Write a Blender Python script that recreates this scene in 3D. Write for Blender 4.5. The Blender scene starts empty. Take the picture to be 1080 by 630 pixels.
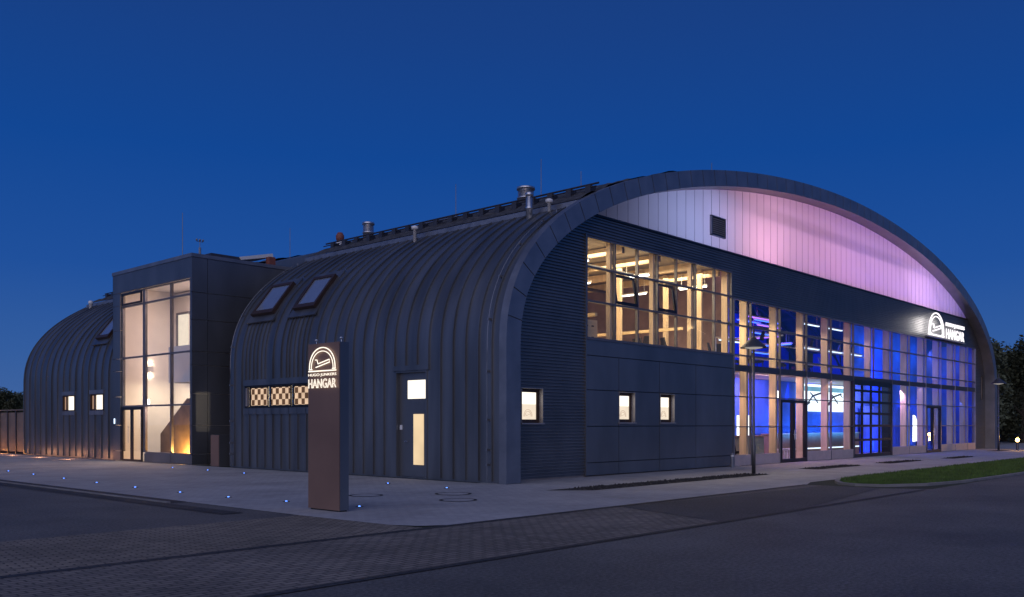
import bpy, bmesh, math, random
from mathutils import Vector, Matrix
from math import radians as R, sin, cos, pi

random.seed(11)
SC = bpy.context.scene
COL = SC.collection
WL = {}                      # world origin of every thing / part

# ------------------------------------------------------------------ materials
def nmat(name):
    m = bpy.data.materials.new(name); m.use_nodes = True
    nt = m.node_tree; nt.nodes.clear()
    out = nt.nodes.new('ShaderNodeOutputMaterial')
    return m, nt, out

def mat(name, col, rough=0.5, metal=0.0, var=0.15, scale=3.0, bump=0.0, bscale=40.0, rvar=0.1, spec=0.5, stretch=(1, 1, 1)):
    m, nt, out = nmat(name)
    b = nt.nodes.new('ShaderNodeBsdfPrincipled')
    tc = nt.nodes.new('ShaderNodeTexCoord')
    mp = nt.nodes.new('ShaderNodeMapping'); mp.inputs['Scale'].default_value = stretch
    nt.links.new(tc.outputs['Object'], mp.inputs['Vector'])
    nz = nt.nodes.new('ShaderNodeTexNoise'); nz.inputs['Scale'].default_value = scale; nz.inputs['Detail'].default_value = 5
    nt.links.new(mp.outputs['Vector'], nz.inputs['Vector'])
    cr = nt.nodes.new('ShaderNodeValToRGB')
    cr.color_ramp.elements[0].position = 0.3; cr.color_ramp.elements[1].position = 0.7
    cr.color_ramp.elements[0].color = tuple(c * (1 - var) for c in col) + (1,)
    cr.color_ramp.elements[1].color = tuple(min(1, c * (1 + var)) for c in col) + (1,)
    nt.links.new(nz.outputs['Fac'], cr.inputs['Fac'])
    nt.links.new(cr.outputs['Color'], b.inputs['Base Color'])
    mr = nt.nodes.new('ShaderNodeMapRange')
    mr.inputs['To Min'].default_value = max(0.02, rough - rvar); mr.inputs['To Max'].default_value = min(1, rough + rvar)
    nt.links.new(nz.outputs['Fac'], mr.inputs['Value']); nt.links.new(mr.outputs['Result'], b.inputs['Roughness'])
    b.inputs['Metallic'].default_value = metal
    b.inputs['Specular IOR Level'].default_value = spec
    if bump:
        n2 = nt.nodes.new('ShaderNodeTexNoise'); n2.inputs['Scale'].default_value = bscale; n2.inputs['Detail'].default_value = 4
        nt.links.new(mp.outputs['Vector'], n2.inputs['Vector'])
        bp = nt.nodes.new('ShaderNodeBump'); bp.inputs['Strength'].default_value = bump; bp.inputs['Distance'].default_value = 0.02
        nt.links.new(n2.outputs['Fac'], bp.inputs['Height']); nt.links.new(bp.outputs['Normal'], b.inputs['Normal'])
    nt.links.new(b.outputs[0], out.inputs[0])
    return m

def paving(name, c1, c2, cm, bw, bh, mortar, rot=0.0, rough=0.8, big=0.35, bump=0.4, offset=0.5):
    m, nt, out = nmat(name)
    b = nt.nodes.new('ShaderNodeBsdfPrincipled')
    tc = nt.nodes.new('ShaderNodeTexCoord')
    mp = nt.nodes.new('ShaderNodeMapping'); mp.inputs['Rotation'].default_value = (0, 0, rot)
    nt.links.new(tc.outputs['Object'], mp.inputs['Vector'])
    br = nt.nodes.new('ShaderNodeTexBrick'); br.inputs['Scale'].default_value = 1.0
    br.offset = offset
    br.inputs['Color1'].default_value = c1 + (1,); br.inputs['Color2'].default_value = c2 + (1,); br.inputs['Mortar'].default_value = cm + (1,)
    br.inputs['Mortar Size'].default_value = mortar; br.inputs['Brick Width'].default_value = bw; br.inputs['Row Height'].default_value = bh
    br.inputs['Mortar Smooth'].default_value = 0.3
    nt.links.new(mp.outputs['Vector'], br.inputs['Vector'])
    nz = nt.nodes.new('ShaderNodeTexNoise'); nz.inputs['Scale'].default_value = 0.45; nz.inputs['Detail'].default_value = 7; nz.inputs['Roughness'].default_value = 0.65
    nt.links.new(tc.outputs['Object'], nz.inputs['Vector'])
    mr = nt.nodes.new('ShaderNodeMapRange'); mr.inputs['From Min'].default_value = 0.3; mr.inputs['From Max'].default_value = 0.7
    mr.inputs['To Min'].default_value = 1 - big; mr.inputs['To Max'].default_value = 1 + big
    nt.links.new(nz.outputs['Fac'], mr.inputs['Value'])
    mx = nt.nodes.new('ShaderNodeVectorMath'); mx.operation = 'SCALE'
    nt.links.new(br.outputs['Color'], mx.inputs[0]); nt.links.new(mr.outputs['Result'], mx.inputs['Scale'])
    nt.links.new(mx.outputs[0], b.inputs['Base Color'])
    b.inputs['Roughness'].default_value = rough
    n2 = nt.nodes.new('ShaderNodeTexNoise'); n2.inputs['Scale'].default_value = 60
    nt.links.new(tc.outputs['Object'], n2.inputs['Vector'])
    ad = nt.nodes.new('ShaderNodeMath'); ad.operation = 'MULTIPLY_ADD'; ad.inputs[1].default_value = -1.0
    nt.links.new(br.outputs['Fac'], ad.inputs[0]); nt.links.new(n2.outputs['Fac'], ad.inputs[2])
    bp = nt.nodes.new('ShaderNodeBump'); bp.inputs['Strength'].default_value = bump; bp.inputs['Distance'].default_value = 0.012
    nt.links.new(ad.outputs[0], bp.inputs['Height']); nt.links.new(bp.outputs['Normal'], b.inputs['Normal'])
    nt.links.new(b.outputs[0], out.inputs[0])
    return m

def asphalt_mat(name, col, rough=0.75):
    m, nt, out = nmat(name)
    b = nt.nodes.new('ShaderNodeBsdfPrincipled'); tc = nt.nodes.new('ShaderNodeTexCoord')
    n1 = nt.nodes.new('ShaderNodeTexNoise'); n1.inputs['Scale'].default_value = 90; n1.inputs['Detail'].default_value = 3
    n2 = nt.nodes.new('ShaderNodeTexNoise'); n2.inputs['Scale'].default_value = 0.35; n2.inputs['Detail'].default_value = 8; n2.inputs['Roughness'].default_value = 0.7
    nt.links.new(tc.outputs['Object'], n1.inputs['Vector']); nt.links.new(tc.outputs['Object'], n2.inputs['Vector'])
    c1 = nt.nodes.new('ShaderNodeValToRGB'); c1.color_ramp.elements[0].position = .38; c1.color_ramp.elements[1].position = .66
    c1.color_ramp.elements[0].color = tuple(c * .5 for c in col) + (1,); c1.color_ramp.elements[1].color = tuple(c * 1.7 for c in col) + (1,)
    n3 = nt.nodes.new('ShaderNodeTexNoise'); n3.inputs['Scale'].default_value = 22; n3.inputs['Detail'].default_value = 2
    nt.links.new(tc.outputs['Object'], n3.inputs['Vector'])
    av = nt.nodes.new('ShaderNodeMath'); av.operation = 'ADD'; nt.links.new(n1.outputs['Fac'], av.inputs[0]); nt.links.new(n3.outputs['Fac'], av.inputs[1])
    hv = nt.nodes.new('ShaderNodeMath'); hv.operation = 'MULTIPLY'; hv.inputs[1].default_value = .5; nt.links.new(av.outputs[0], hv.inputs[0])
    nt.links.new(hv.outputs[0], c1.inputs['Fac'])
    mr = nt.nodes.new('ShaderNodeMapRange'); mr.inputs['From Min'].default_value = .3; mr.inputs['From Max'].default_value = .7
    mr.inputs['To Min'].default_value = .55; mr.inputs['To Max'].default_value = 1.4
    nt.links.new(n2.outputs['Fac'], mr.inputs['Value'])
    mx = nt.nodes.new('ShaderNodeVectorMath'); mx.operation = 'SCALE'
    nt.links.new(c1.outputs['Color'], mx.inputs[0]); nt.links.new(mr.outputs['Result'], mx.inputs['Scale'])
    nt.links.new(mx.outputs[0], b.inputs['Base Color'])
    r2 = nt.nodes.new('ShaderNodeMapRange'); r2.inputs['To Min'].default_value = rough - .15; r2.inputs['To Max'].default_value = rough + .15
    nt.links.new(n2.outputs['Fac'], r2.inputs['Value']); nt.links.new(r2.outputs['Result'], b.inputs['Roughness'])
    bp = nt.nodes.new('ShaderNodeBump'); bp.inputs['Strength'].default_value = .6; bp.inputs['Distance'].default_value = .01
    nt.links.new(n1.outputs['Fac'], bp.inputs['Height']); nt.links.new(bp.outputs['Normal'], b.inputs['Normal'])
    nt.links.new(b.outputs[0], out.inputs[0])
    return m

def emit(name, col, strength, var=0.0, scale=2.0):
    m, nt, out = nmat(name)
    e = nt.nodes.new('ShaderNodeEmission'); e.inputs['Strength'].default_value = strength
    if var:
        tc = nt.nodes.new('ShaderNodeTexCoord'); nz = nt.nodes.new('ShaderNodeTexNoise'); nz.inputs['Scale'].default_value = scale
        nt.links.new(tc.outputs['Object'], nz.inputs['Vector'])
        cr = nt.nodes.new('ShaderNodeValToRGB')
        cr.color_ramp.elements[0].position = .3; cr.color_ramp.elements[1].position = .7
        cr.color_ramp.elements[0].color = tuple(c * (1 - var) for c in col) + (1,); cr.color_ramp.elements[1].color = tuple(c * (1 + var) for c in col) + (1,)
        nt.links.new(nz.outputs['Fac'], cr.inputs['Fac']); nt.links.new(cr.outputs['Color'], e.inputs['Color'])
    else:
        e.inputs['Color'].default_value = tuple(col) + (1,)
    nt.links.new(e.outputs[0], out.inputs[0])
    return m

def checker_film(name):
    # squares printed on a back-lit window film
    m, nt, out = nmat(name)
    tc = nt.nodes.new('ShaderNodeTexCoord'); ck = nt.nodes.new('ShaderNodeTexChecker')
    mp = nt.nodes.new('ShaderNodeMapping'); mp.inputs['Location'].default_value = (0.03, 0.06, 0.055)
    nt.links.new(tc.outputs['Object'], mp.inputs['Vector']); nt.links.new(mp.outputs['Vector'], ck.inputs['Vector'])
    ck.inputs['Scale'].default_value = 5.2
    ck.inputs['Color1'].default_value = (.95, .66, .45, 1); ck.inputs['Color2'].default_value = (.13, .07, .045, 1)
    nz = nt.nodes.new('ShaderNodeTexNoise'); nz.inputs['Scale'].default_value = 4
    nt.links.new(tc.outputs['Object'], nz.inputs['Vector'])
    mr = nt.nodes.new('ShaderNodeMapRange'); mr.inputs['To Min'].default_value = .4; mr.inputs['To Max'].default_value = 1.25
    nt.links.new(nz.outputs['Fac'], mr.inputs['Value'])
    e = nt.nodes.new('ShaderNodeEmission')
    nt.links.new(ck.outputs['Color'], e.inputs['Color']); nt.links.new(mr.outputs['Result'], e.inputs['Strength'])
    nt.links.new(e.outputs[0], out.inputs[0])
    return m

def glass(name, tint=(1, 1, 1), refl=1.0, rough=0.0):
    m, nt, out = nmat(name)
    t = nt.nodes.new('ShaderNodeBsdfTransparent'); t.inputs['Color'].default_value = tint + (1,)
    g = nt.nodes.new('ShaderNodeBsdfGlossy'); g.inputs['Roughness'].default_value = rough
    tc = nt.nodes.new('ShaderNodeTexCoord'); nz = nt.nodes.new('ShaderNodeTexNoise'); nz.inputs['Scale'].default_value = .7
    nt.links.new(tc.outputs['Object'], nz.inputs['Vector'])
    bp = nt.nodes.new('ShaderNodeBump'); bp.inputs['Strength'].default_value = .05; bp.inputs['Distance'].default_value = .02
    nt.links.new(nz.outputs['Fac'], bp.inputs['Height']); nt.links.new(bp.outputs['Normal'], g.inputs['Normal'])
    f = nt.nodes.new('ShaderNodeLayerWeight'); f.inputs['Blend'].default_value = .5
    pw = nt.nodes.new('ShaderNodeMath'); pw.operation = 'POWER'; pw.inputs[1].default_value = 5
    nt.links.new(f.outputs['Facing'], pw.inputs[0])
    fm = nt.nodes.new('ShaderNodeMath'); fm.operation = 'MULTIPLY_ADD'; fm.inputs[1].default_value = .9; fm.inputs[2].default_value = .05
    nt.links.new(pw.outputs[0], fm.inputs[0])
    ml = nt.nodes.new('ShaderNodeMath'); ml.operation = 'MULTIPLY'; ml.inputs[1].default_value = refl; ml.use_clamp = True
    nt.links.new(fm.outputs[0], ml.inputs[0])
    mx = nt.nodes.new('ShaderNodeMixShader'); nt.links.new(ml.outputs[0], mx.inputs[0])
    nt.links.new(t.outputs[0], mx.inputs[1]); nt.links.new(g.outputs[0], mx.inputs[2])
    nt.links.new(mx.outputs[0], out.inputs[0])
    return m

def polycarb(name):
    m, nt, out = nmat(name)
    tr = nt.nodes.new('ShaderNodeBsdfTranslucent'); tr.inputs['Color'].default_value = (.8, .8, .82, 1)
    df = nt.nodes.new('ShaderNodeBsdfPrincipled'); df.inputs['Base Color'].default_value = (.55, .56, .6, 1); df.inputs['Roughness'].default_value = .3
    tc = nt.nodes.new('ShaderNodeTexCoord')
    wv = nt.nodes.new('ShaderNodeTexWave'); wv.wave_type = 'BANDS'; wv.bands_direction = 'X'; wv.inputs['Scale'].default_value = 3.2; wv.inputs['Distortion'].default_value = 0
    nt.links.new(tc.outputs['Object'], wv.inputs['Vector'])
    bp = nt.nodes.new('ShaderNodeBump'); bp.inputs['Strength'].default_value = .15; bp.inputs['Distance'].default_value = .01
    nt.links.new(wv.outputs['Fac'], bp.inputs['Height'])
    nt.links.new(bp.outputs['Normal'], df.inputs['Normal'])
    mx = nt.nodes.new('ShaderNodeMixShader'); mx.inputs[0].default_value = .25
    nt.links.new(tr.outputs[0], mx.inputs[1]); nt.links.new(df.outputs[0], mx.inputs[2]); nt.links.new(mx.outputs[0], out.inputs[0])
    return m

M = {}
M['zinc'] = mat('anthracite_sheet', (.172, .178, .188), .38, .72, .26, 2.0, .10, 1.1, .10, stretch=(.3, 1.0, .12))
M['zinc2'] = mat('anthracite_fascia', (.245, .255, .28), .44, .7, .16, 1.5, .05, 1.2)
M['corr'] = mat('anthracite_corrugated', (.18, .186, .196), .42, .7, .16, 1.0)
M['panel'] = mat('anthracite_cassette', (.18, .186, .196), .40, .7, .20, .8, .06, .9, .08, stretch=(1, 1, .4))
M['dark'] = mat('black_frame', (.012, .012, .014), .4, .2, .2)
M['bronze_frame'] = mat('brown_window_frame', (.06, .035, .025), .45, .3, .2)
M['mull'] = mat('grey_mullion', (.16, .16, .18), .45, .4, .15)
M['mull_l'] = mat('light_mullion', (.30, .29, .30), .45, .3, .12)
M['sedum'] = mat('sedum_mat', (.05, .05, .055), .9, 0, .6, 6, .8, 14)
M['rail'] = mat('galvanised_rail', (.24, .25, .28), .4, .6, .2, 4)
M['steel'] = mat('stainless_flue', (.62, .63, .66), .3, .9, .1, 4)
M['white'] = mat('white_paint', (.75, .75, .74), .5, 0, .05)
M['redcap'] = mat('terracotta_cowl', (.22, .07, .05), .6, 0, .2)
M['glass'] = glass('clear_glass')
M['skyglass'] = mat('skylight_glass', (.34, .40, .50), .10, .55, .05, spec=1.0)
M['poly'] = polycarb('polycarbonate')
M['seam'] = mat('polycarbonate_joint', (.42, .40, .48), .5)
M['timber'] = mat('glulam_timber', (.60, .46, .30), .55, 0, .18, 1.2, .1, 30, stretch=(6, 6, .6))
M['wallw'] = mat('white_plaster', (.78, .76, .73), .8, 0, .04, 1.5)
M['mauve'] = mat('mauve_plaster', (.42, .30, .27), .8, 0, .35, .9)
M['bluelit'] = mat('blue_lit_surface', (.05, .15, .60), .75, 0, .35, .9)  # blue LED light put into the base colour of hall walls and curtain
M['floor'] = mat('polished_screed', (.32, .30, .29), .35, 0, .15, 1.5)
M['slab'] = mat('slate_spandrel', (.06, .065, .08), .5, .2, .15)
M['truss'] = mat('dark_truss_steel', (.06, .06, .07), .4, .4, .15)
M['ceil'] = mat('ceiling_sheet', (.24, .22, .21), .6, .1, .15, 2)
M['brown'] = mat('bronze_sheet', (.27, .165, .12), .5, .4, .12, 1.0, 0, 40, .06)
M['counter'] = mat('counter_grey_green', (.30, .36, .30), .5, 0, .1)
M['walnut'] = mat('counter_brown', (.30, .20, .14), .5, 0, .15)
M['chair'] = mat('black_upholstery', (.015, .015, .018), .7, 0, .2)
M['plywood'] = mat('birch_plywood', (.62, .48, .28), .5, 0, .12, 2, stretch=(1, 1, 6))
M['concrete'] = mat('dark_stair_concrete', (.14, .11, .09), .75, 0, .25, 2.0, .2, 12)
M['pave'] = paving('pale_concrete_pavers', (.38, .365, .36), (.33, .32, .32), (.24, .23, .23), .24, .16, .008, 0, .8, .22)
M['setts'] = paving('brown_grey_setts', (.27, .225, .17), (.17, .142, .11), (.06, .052, .045), .20, .10, .013, R(8), .8, .3, .8)
M['setts2'] = paving('grey_setts', (.235, .20, .165), (.15, .13, .11), (.055, .05, .045), .22, .11, .013, 0, .8, .3, .8)
M['gutter'] = paving('dark_gutter_setts', (.04, .04, .042), (.03, .03, .032), (.015, .015, .015), .16, .16, .02, 0, .7, .3, .8, 0.0)
M['asphalt'] = asphalt_mat('asphalt_road', (.105, .10, .095))
M['asphalt2'] = asphalt_mat('asphalt_fresh', (.060, .058, .058), .8)
M['kerb'] = mat('concrete_kerb', (.20, .195, .19), .8, 0, .2, 2, .3, 30)
M['soil'] = mat('dark_gravel', (.028, .026, .026), .95, 0, .7, 30, 1.0, 60)
M['land'] = mat('rough_grass_land', (.02, .028, .012), .95, 0, .4, .8, .6, 8)
M['grass'] = mat('lawn_grass', (.06, .095, .02), .9, 0, .4, 1.5)
M['blade'] = mat('grass_blade', (.065, .12, .02), .8, 0, .5, 2.0)
M['iron'] = mat('cast_iron', (.03, .03, .032), .6, .4, .3, 20)
M['leaf'] = mat('dark_leaves', (.085, .10, .055), .8, 0, .5, .6)
M['bark'] = mat('bark', (.05, .04, .03), .9, 0, .3)
M['fence'] = mat('brown_fence_panel', (.17, .14, .12), .65, .2, .2, 1.5)
M['pole'] = mat('grey_lamp_post', (.11, .11, .12), .4, .6, .15)
M['win'] = emit('lit_window_white', (1, .90, .76), 1.5, .05, 1.5)
M['film'] = emit('lit_window_film', (1, .84, .66), .95, .06, 3)
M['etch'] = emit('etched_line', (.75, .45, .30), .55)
M['winwarm'] = emit('lit_window_warm', (1, .74, .45), .85, .12, 1.2)
M['check'] = checker_film('checker_film')
M['sign'] = emit('sign_white', (1, .90, .76), 1.5)
M['sign2'] = emit('sign_white_cool', (1, .93, .97), 1.5)
M['lampw'] = emit('lamp_white', (1, .93, .80), 9.0)
M['lampc'] = emit('lamp_cool', (.62, .78, 1), 2.2)
M['led'] = emit('led_blue', (.10, .26, 1), 5.0)
M['exit'] = emit('exit_lamp', (1, 1, .98), 5.0)
M['screen'] = emit('glowing_poster', (.80, .93, 1), 1.9, .08, .8)  # poster sheet glows by itself, its lighting is put into emission
M['poster_sky_glow'] = emit('glowing_poster_sky', (.25, .60, .85), .8, .25, .8)
M['amber'] = emit('amber_lamp', (1, .50, .14), 40.0)
M['sail'] = emit('lit_sail', (.9, .95, 1), 2.0)
M['diff'] = emit('lamp_diffuser', (1, .9, .8), .35)

# ------------------------------------------------------------------ mesh builder
class MB:
    def __init__(s): s.v = []; s.f = []; s.mi = []; s.cur = 0
    def quad(s, *p):
        n = len(s.v); s.v += [tuple(q) for q in p]; s.f.append(tuple(range(n, n + len(p)))); s.mi.append(s.cur); return s
    def box(s, x0, x1, y0, y1, z0, z1):
        if x0 > x1: x0, x1 = x1, x0
        if y0 > y1: y0, y1 = y1, y0
        if z0 > z1: z0, z1 = z1, z0
        n = len(s.v)
        s.v += [(x0, y0, z0), (x1, y0, z0), (x1, y1, z0), (x0, y1, z0), (x0, y0, z1), (x1, y0, z1), (x1, y1, z1), (x0, y1, z1)]
        for f in ((0, 3, 2, 1), (4, 5, 6, 7), (0, 1, 5, 4), (1, 2, 6, 5), (2, 3, 7, 6), (3, 0, 4, 7)):
            s.f.append(tuple(n + i for i in f)); s.mi.append(s.cur)
        return s
    def hexa(s, a, b):       # a, b: two matching 4-point loops
        n = len(s.v); s.v += [tuple(p) for p in a] + [tuple(p) for p in b]
        for f in ((0, 1, 2, 3), (7, 6, 5, 4), (0, 4, 5, 1), (1, 5, 6, 2), (2, 6, 7, 3), (3, 7, 4, 0)):
            s.f.append(tuple(n + i for i in f)); s.mi.append(s.cur)
        return s
    def sweep(s, path, r, n=8, cap=True, rs=None):
        P = [Vector(p) for p in path]; base = len(s.v)
        for i, p in enumerate(P):
            d = (P[min(i + 1, len(P) - 1)] - P[max(i - 1, 0)]).normalized()
            a = d.cross(Vector((0, 0, 1)))
            if a.length < 1e-4: a = d.cross(Vector((1, 0, 0)))
            a.normalize(); b = d.cross(a)
            rr = rs[i] if rs else r
            for k in range(n):
                q = p + a * (rr * cos(2 * pi * k / n)) + b * (rr * sin(2 * pi * k / n)); s.v.append(tuple(q))
        for i in range(len(P) - 1):
            for k in range(n):
                s.f.append((base + i * n + k, base + i * n + (k + 1) % n, base + (i + 1) * n + (k + 1) % n, base + (i + 1) * n + k)); s.mi.append(s.cur)
        if cap:
            s.f.append(tuple(base + k for k in range(n))[::-1]); s.mi.append(s.cur)
            e = base + (len(P) - 1) * n; s.f.append(tuple(e + k for k in range(n))); s.mi.append(s.cur)
        return s
    def lathe(s, cx, cy, prof, n=20):      # prof: (r, z)
        base = len(s.v)
        for r, z in prof:
            for k in range(n): s.v.append((cx + r * cos(2 * pi * k / n), cy + r * sin(2 * pi * k / n), z))
        for i in range(len(prof) - 1):
            for k in range(n):
                s.f.append((base + i * n + k, base + i * n + (k + 1) % n, base + (i + 1) * n + (k + 1) % n, base + (i + 1) * n + k)); s.mi.append(s.cur)
        if prof[0][0] > 1e-3: s.f.append(tuple(base + k for k in range(n))[::-1]); s.mi.append(s.cur)
        if prof[-1][0] > 1e-3:
            e = base + (len(prof) - 1) * n; s.f.append(tuple(e + k for k in range(n))); s.mi.append(s.cur)
        return s
    def build(s, name, mats, parent=None, smooth=False, fix=True):
        o0 = WL.get(parent, Vector((0, 0, 0))) if parent else Vector((0, 0, 0))
        me = bpy.data.meshes.new(name)
        me.from_pydata([(a - o0.x, b - o0.y, c - o0.z) for a, b, c in s.v], [], s.f)
        for m in (mats if isinstance(mats, (list, tuple)) else [mats]): me.materials.append(m)
        for p, i in zip(me.polygons, s.mi): p.material_index = i; p.use_smooth = smooth
        if fix:
            bm = bmesh.new(); bm.from_mesh(me); bmesh.ops.remove_doubles(bm, verts=bm.verts, dist=1e-5)
            bmesh.ops.recalc_face_normals(bm, faces=bm.faces); bm.to_mesh(me); bm.free()
        me.update()
        o = bpy.data.objects.new(name, me); COL.objects.link(o)
        if parent: o.parent = parent
        WL[o] = o0
        return o

def tag(o, label=None, cat=None, group=None, kind=None):
    if label: o['label'] = label
    if cat: o['category'] = cat
    if group: o['group'] = group
    if kind: o['kind'] = kind
    return o

def thing(name, label, cat, loc, group=None):
    o = bpy.data.objects.new(name, None); COL.objects.link(o); o.location = loc
    o.empty_display_size = .3
    WL[o] = Vector(loc); tag(o, label, cat, group); return o

def copy_tree(o, parent=None):
    c = o.copy(); COL.objects.link(c)
    if parent: c.parent = parent
    for ch in list(o.children): copy_tree(ch, c)
    return c

def area(name, loc, target, sx, sy, power, col, spread=None):
    l = bpy.data.lights.new(name, 'AREA'); l.shape = 'RECTANGLE'; l.size = sx; l.size_y = sy; l.energy = power; l.color = col
    if spread: l.spread = spread
    o = bpy.data.objects.new(name, l); COL.objects.link(o); o.location = loc
    o.rotation_euler = (Vector(target) - Vector(loc)).to_track_quat('-Z', 'Y').to_euler(); return o

def point(name, loc, power, col, rad=.05):
    l = bpy.data.lights.new(name, 'POINT'); l.energy = power; l.color = col; l.shadow_soft_size = rad
    o = bpy.data.objects.new(name, l); COL.objects.link(o); o.location = loc; return o

# ------------------------------------------------------------------ arch profile (x along the gable, z up)
W, ZT, Z0, PP, QQ = 46.2, 11.62, 3.6, 1.9, 2.35
def arch_raw():
    pts = [(0.0, z) for z in (0, .3, 1.0, 1.6)]
    pts += [(0.0, z) for z in (2.15, 2.2, 2.95, 3.14)]
    N = 400; raw = []
    for i in range(N + 1):
        th = (pi / 2) * i / N
        a = cos(th) ** (2 / PP); b = sin(th) ** (2 / QQ)
        raw.append((W / 2 * (1 - a), Z0 + (ZT - Z0) * b))
    d = 0; out = [raw[0]]; step = .28
    for p, q in zip(raw, raw[1:]):
        d += math.hypot(q[0] - p[0], q[1] - p[1])
        if d >= step: out.append(q); d = 0
    if out[-1][0] < W / 2 - .1: out.append((W / 2, ZT))
    else: out[-1] = (W / 2, ZT)
    left = pts + out
    return left + [(W - x, z) for x, z in reversed(left[:-1])]
ARCH = arch_raw()
def offset(pts, d):
    res = []
    for i, p in enumerate(pts):
        a = pts[max(i - 1, 0)]; b = pts[min(i + 1, len(pts) - 1)]
        tx, tz = b[0] - a[0], b[1] - a[1]; L = math.hypot(tx, tz) or 1
        res.append((p[0] + tz / L * d, p[1] - tx / L * d))
    res[0] = (res[0][0], 0.0); res[-1] = (res[-1][0], 0.0)
    return res
SKIN = offset(ARCH, .12)
INNER = offset(ARCH, .56)
def half(pts): return pts[:len(pts) // 2 + 1]
def z_at(pts, x):
    for p, q in zip(pts, pts[1:]):
        if p[0] <= x <= q[0] and q[0] > p[0]:
            return p[1] + (q[1] - p[1]) * (x - p[0]) / (q[0] - p[0])
    return 0
def x_at(pts, z):                       # left branch
    h = half(pts)
    for p, q in zip(h, h[1:]):
        if p[1] <= z <= q[1]:
            k = (z - p[1]) / (q[1] - p[1]) if q[1] > p[1] else 0
            return p[0] + (q[0] - p[0]) * k
    return h[-1][0]

# ================================================================== SETTING
def sheet(name, poly, z, m):
    mb = MB(); mb.quad(*[(x, y, z) for x, y in poly]); o = mb.build(name, m, fix=False)
    o['kind'] = 'structure'; return o

sheet('ground', [(-900, -900), (900, -900), (900, 900), (-900, 900)], -.004, M['land'])
sheet('road', [(-140, -40), (150, -40), (150, -8.72), (5.9, -8.72), (5.3, -7.6), (5.3, -5.8), (-140, -5.8)], 0.0, M['asphalt'])
sheet('parking_lane', [(-120, -2.7), (-8.2, -2.7), (-8.2, 90), (-120, 90)], 0.0, M['asphalt'])
# pavement round the building
sheet('pavement', [(-8.1, -5.0), (-7.9, -5.45), (-7.4, -5.78), (5.3, -5.8), (6.3, -5.45), (24, -5.4), (70, -5.4), (70, 8), (48, 8), (48, 1), (-.1, 1), (-.1, 55), (-8.2, 55), (-8.2, -2.7)], .006, M['pave'])
sheet('sett_band', [(-120, -5.72), (-8.0, -5.72), (-8.1, -5.0), (-8.2, -2.7), (-120, -2.7)], .004, M['setts'])
sheet('sett_strip', [(-120, -8.62), (-4.2, -8.62), (-3.2, -6.0), (-3.2, -5.88), (-120, -5.88)], .005, M['setts2'])
sheet('asphalt_patch', [(-4.2, -8.62), (-1.0, -8.62), (5.3, -7.7), (5.3, -6.3), (-3.1, -5.95)], .007, M['asphalt2'])
def gutter(name, a, b, wd, z=.009):
    mb = MB(); A = Vector(a); B = Vector(b); d = (B - A).normalized(); n = Vector((-d.y, d.x)) * wd / 2
    mb.quad((*(A + n), z), (*(A - n), z), (*(B - n), z), (*(B + n), z)); o = mb.build(name, M['gutter'], fix=False); o['kind'] = 'structure'
gutter('gutter', (-90, -5.8), (5.3, -5.8), .16)
gutter('gutter', (-90, -8.68), (5.5, -8.68), .12)
gutter('gutter', (-8.36, 1.3), (-8.36, 60), .34)
gutter('gutter', (-8.85, -1.6), (-8.85, 60), .42)
mb = MB(); mb.box(-8.62, -8.54, 1.3, 60, -.01, .03); o = mb.build('kerb', M['kerb']); o['kind'] = 'structure'
# paving joints that cross the apron
mb = MB()
for y in (20, 15, 10, 5):
    mb.quad((-8.15, y, .0095), (-8.15, y + .03, .0095), (-.1, y + .03, .0095), (-.1, y, .0095))
o = mb.build('drain_slot', M['iron'], fix=False); o['kind'] = 'structure'

# grass island with kerb
isl = [(6.6, -6.0), (7.6, -5.62), (9.5, -5.45), (24, -5.45), (60, -5.45), (60, -8.72), (14, -8.72), (9.0, -8.6), (7.0, -8.25), (5.9, -7.6), (5.7, -6.9), (6.0, -6.35)]
mb = MB()
cx = 20; 
n = len(isl)
def inset(p, d):
    r = []
    for i in range(n):
        a, b, c = Vector(p[i - 1]), Vector(p[i]), Vector(p[(i + 1) % n])
        t = (c - a).normalized(); nn = Vector((t.y, -t.x)) * -1
        r.append((b.x - nn.x * d, b.y - nn.y * d))
    return r
isl2 = inset(isl, .13)
for i in range(n):
    j = (i + 1) % n
    mb.hexa([(*isl[i], -.02), (*isl[j], -.02), (*isl2[j], -.02), (*isl2[i], -.02)], [(*isl[i], .06), (*isl[j], .06), (*isl2[j], .06), (*isl2[i], .06)])
o = mb.build('island_kerb', M['kerb']); o['kind'] = 'structure'
sheet('lawn_soil', isl2, .045, M['grass'])
mb = MB(); rg = random.Random(3)
def in_isl(x, y):
    c = False
    for i in range(n):
        (x1, y1), (x2, y2) = isl2[i], isl2[i - 1]
        if (y1 > y) != (y2 > y) and x < (x2 - x1) * (y - y1) / (y2 - y1) + x1: c = not c
    return c
k = 0
while k < 26000:
    x = 5.7 + (rg.random() ** 1.6) * 34; y = rg.uniform(-8.7, -5.4)
    if not in_isl(x, y): continue
    k += 1; h = rg.uniform(.03, .085); a = rg.random() * 2 * pi; w = .006 + .0006 * x
    dx, dy = cos(a) * w, sin(a) * w; lx, ly = rg.uniform(-.03, .03), rg.uniform(-.03, .03)
    mb.quad((x - dx, y - dy, .044), (x + dx, y + dy, .044), (x + lx, y + ly, .044 + h))
tag(mb.build('grass', M['blade'], fix=False), 'short green lawn grass on the kerbed island', 'grass', kind='stuff')

# dark planting beds let into the pavement
for a, b, c, d in ((-.9, 9.0, -2.95, -2.1), (13.0, 17.0, -2.75, -1.95), (19.4, 23.4, -2.9, -2.2), (26.4, 29.9, -3.2, -2.6), (40, 43.5, -1.6, -.9)):
    sheet('gravel_bed', [(a + .8 if a < 0 else a, c), (b, c), (b, d), (a, d)], .010, M['soil'])
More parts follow.
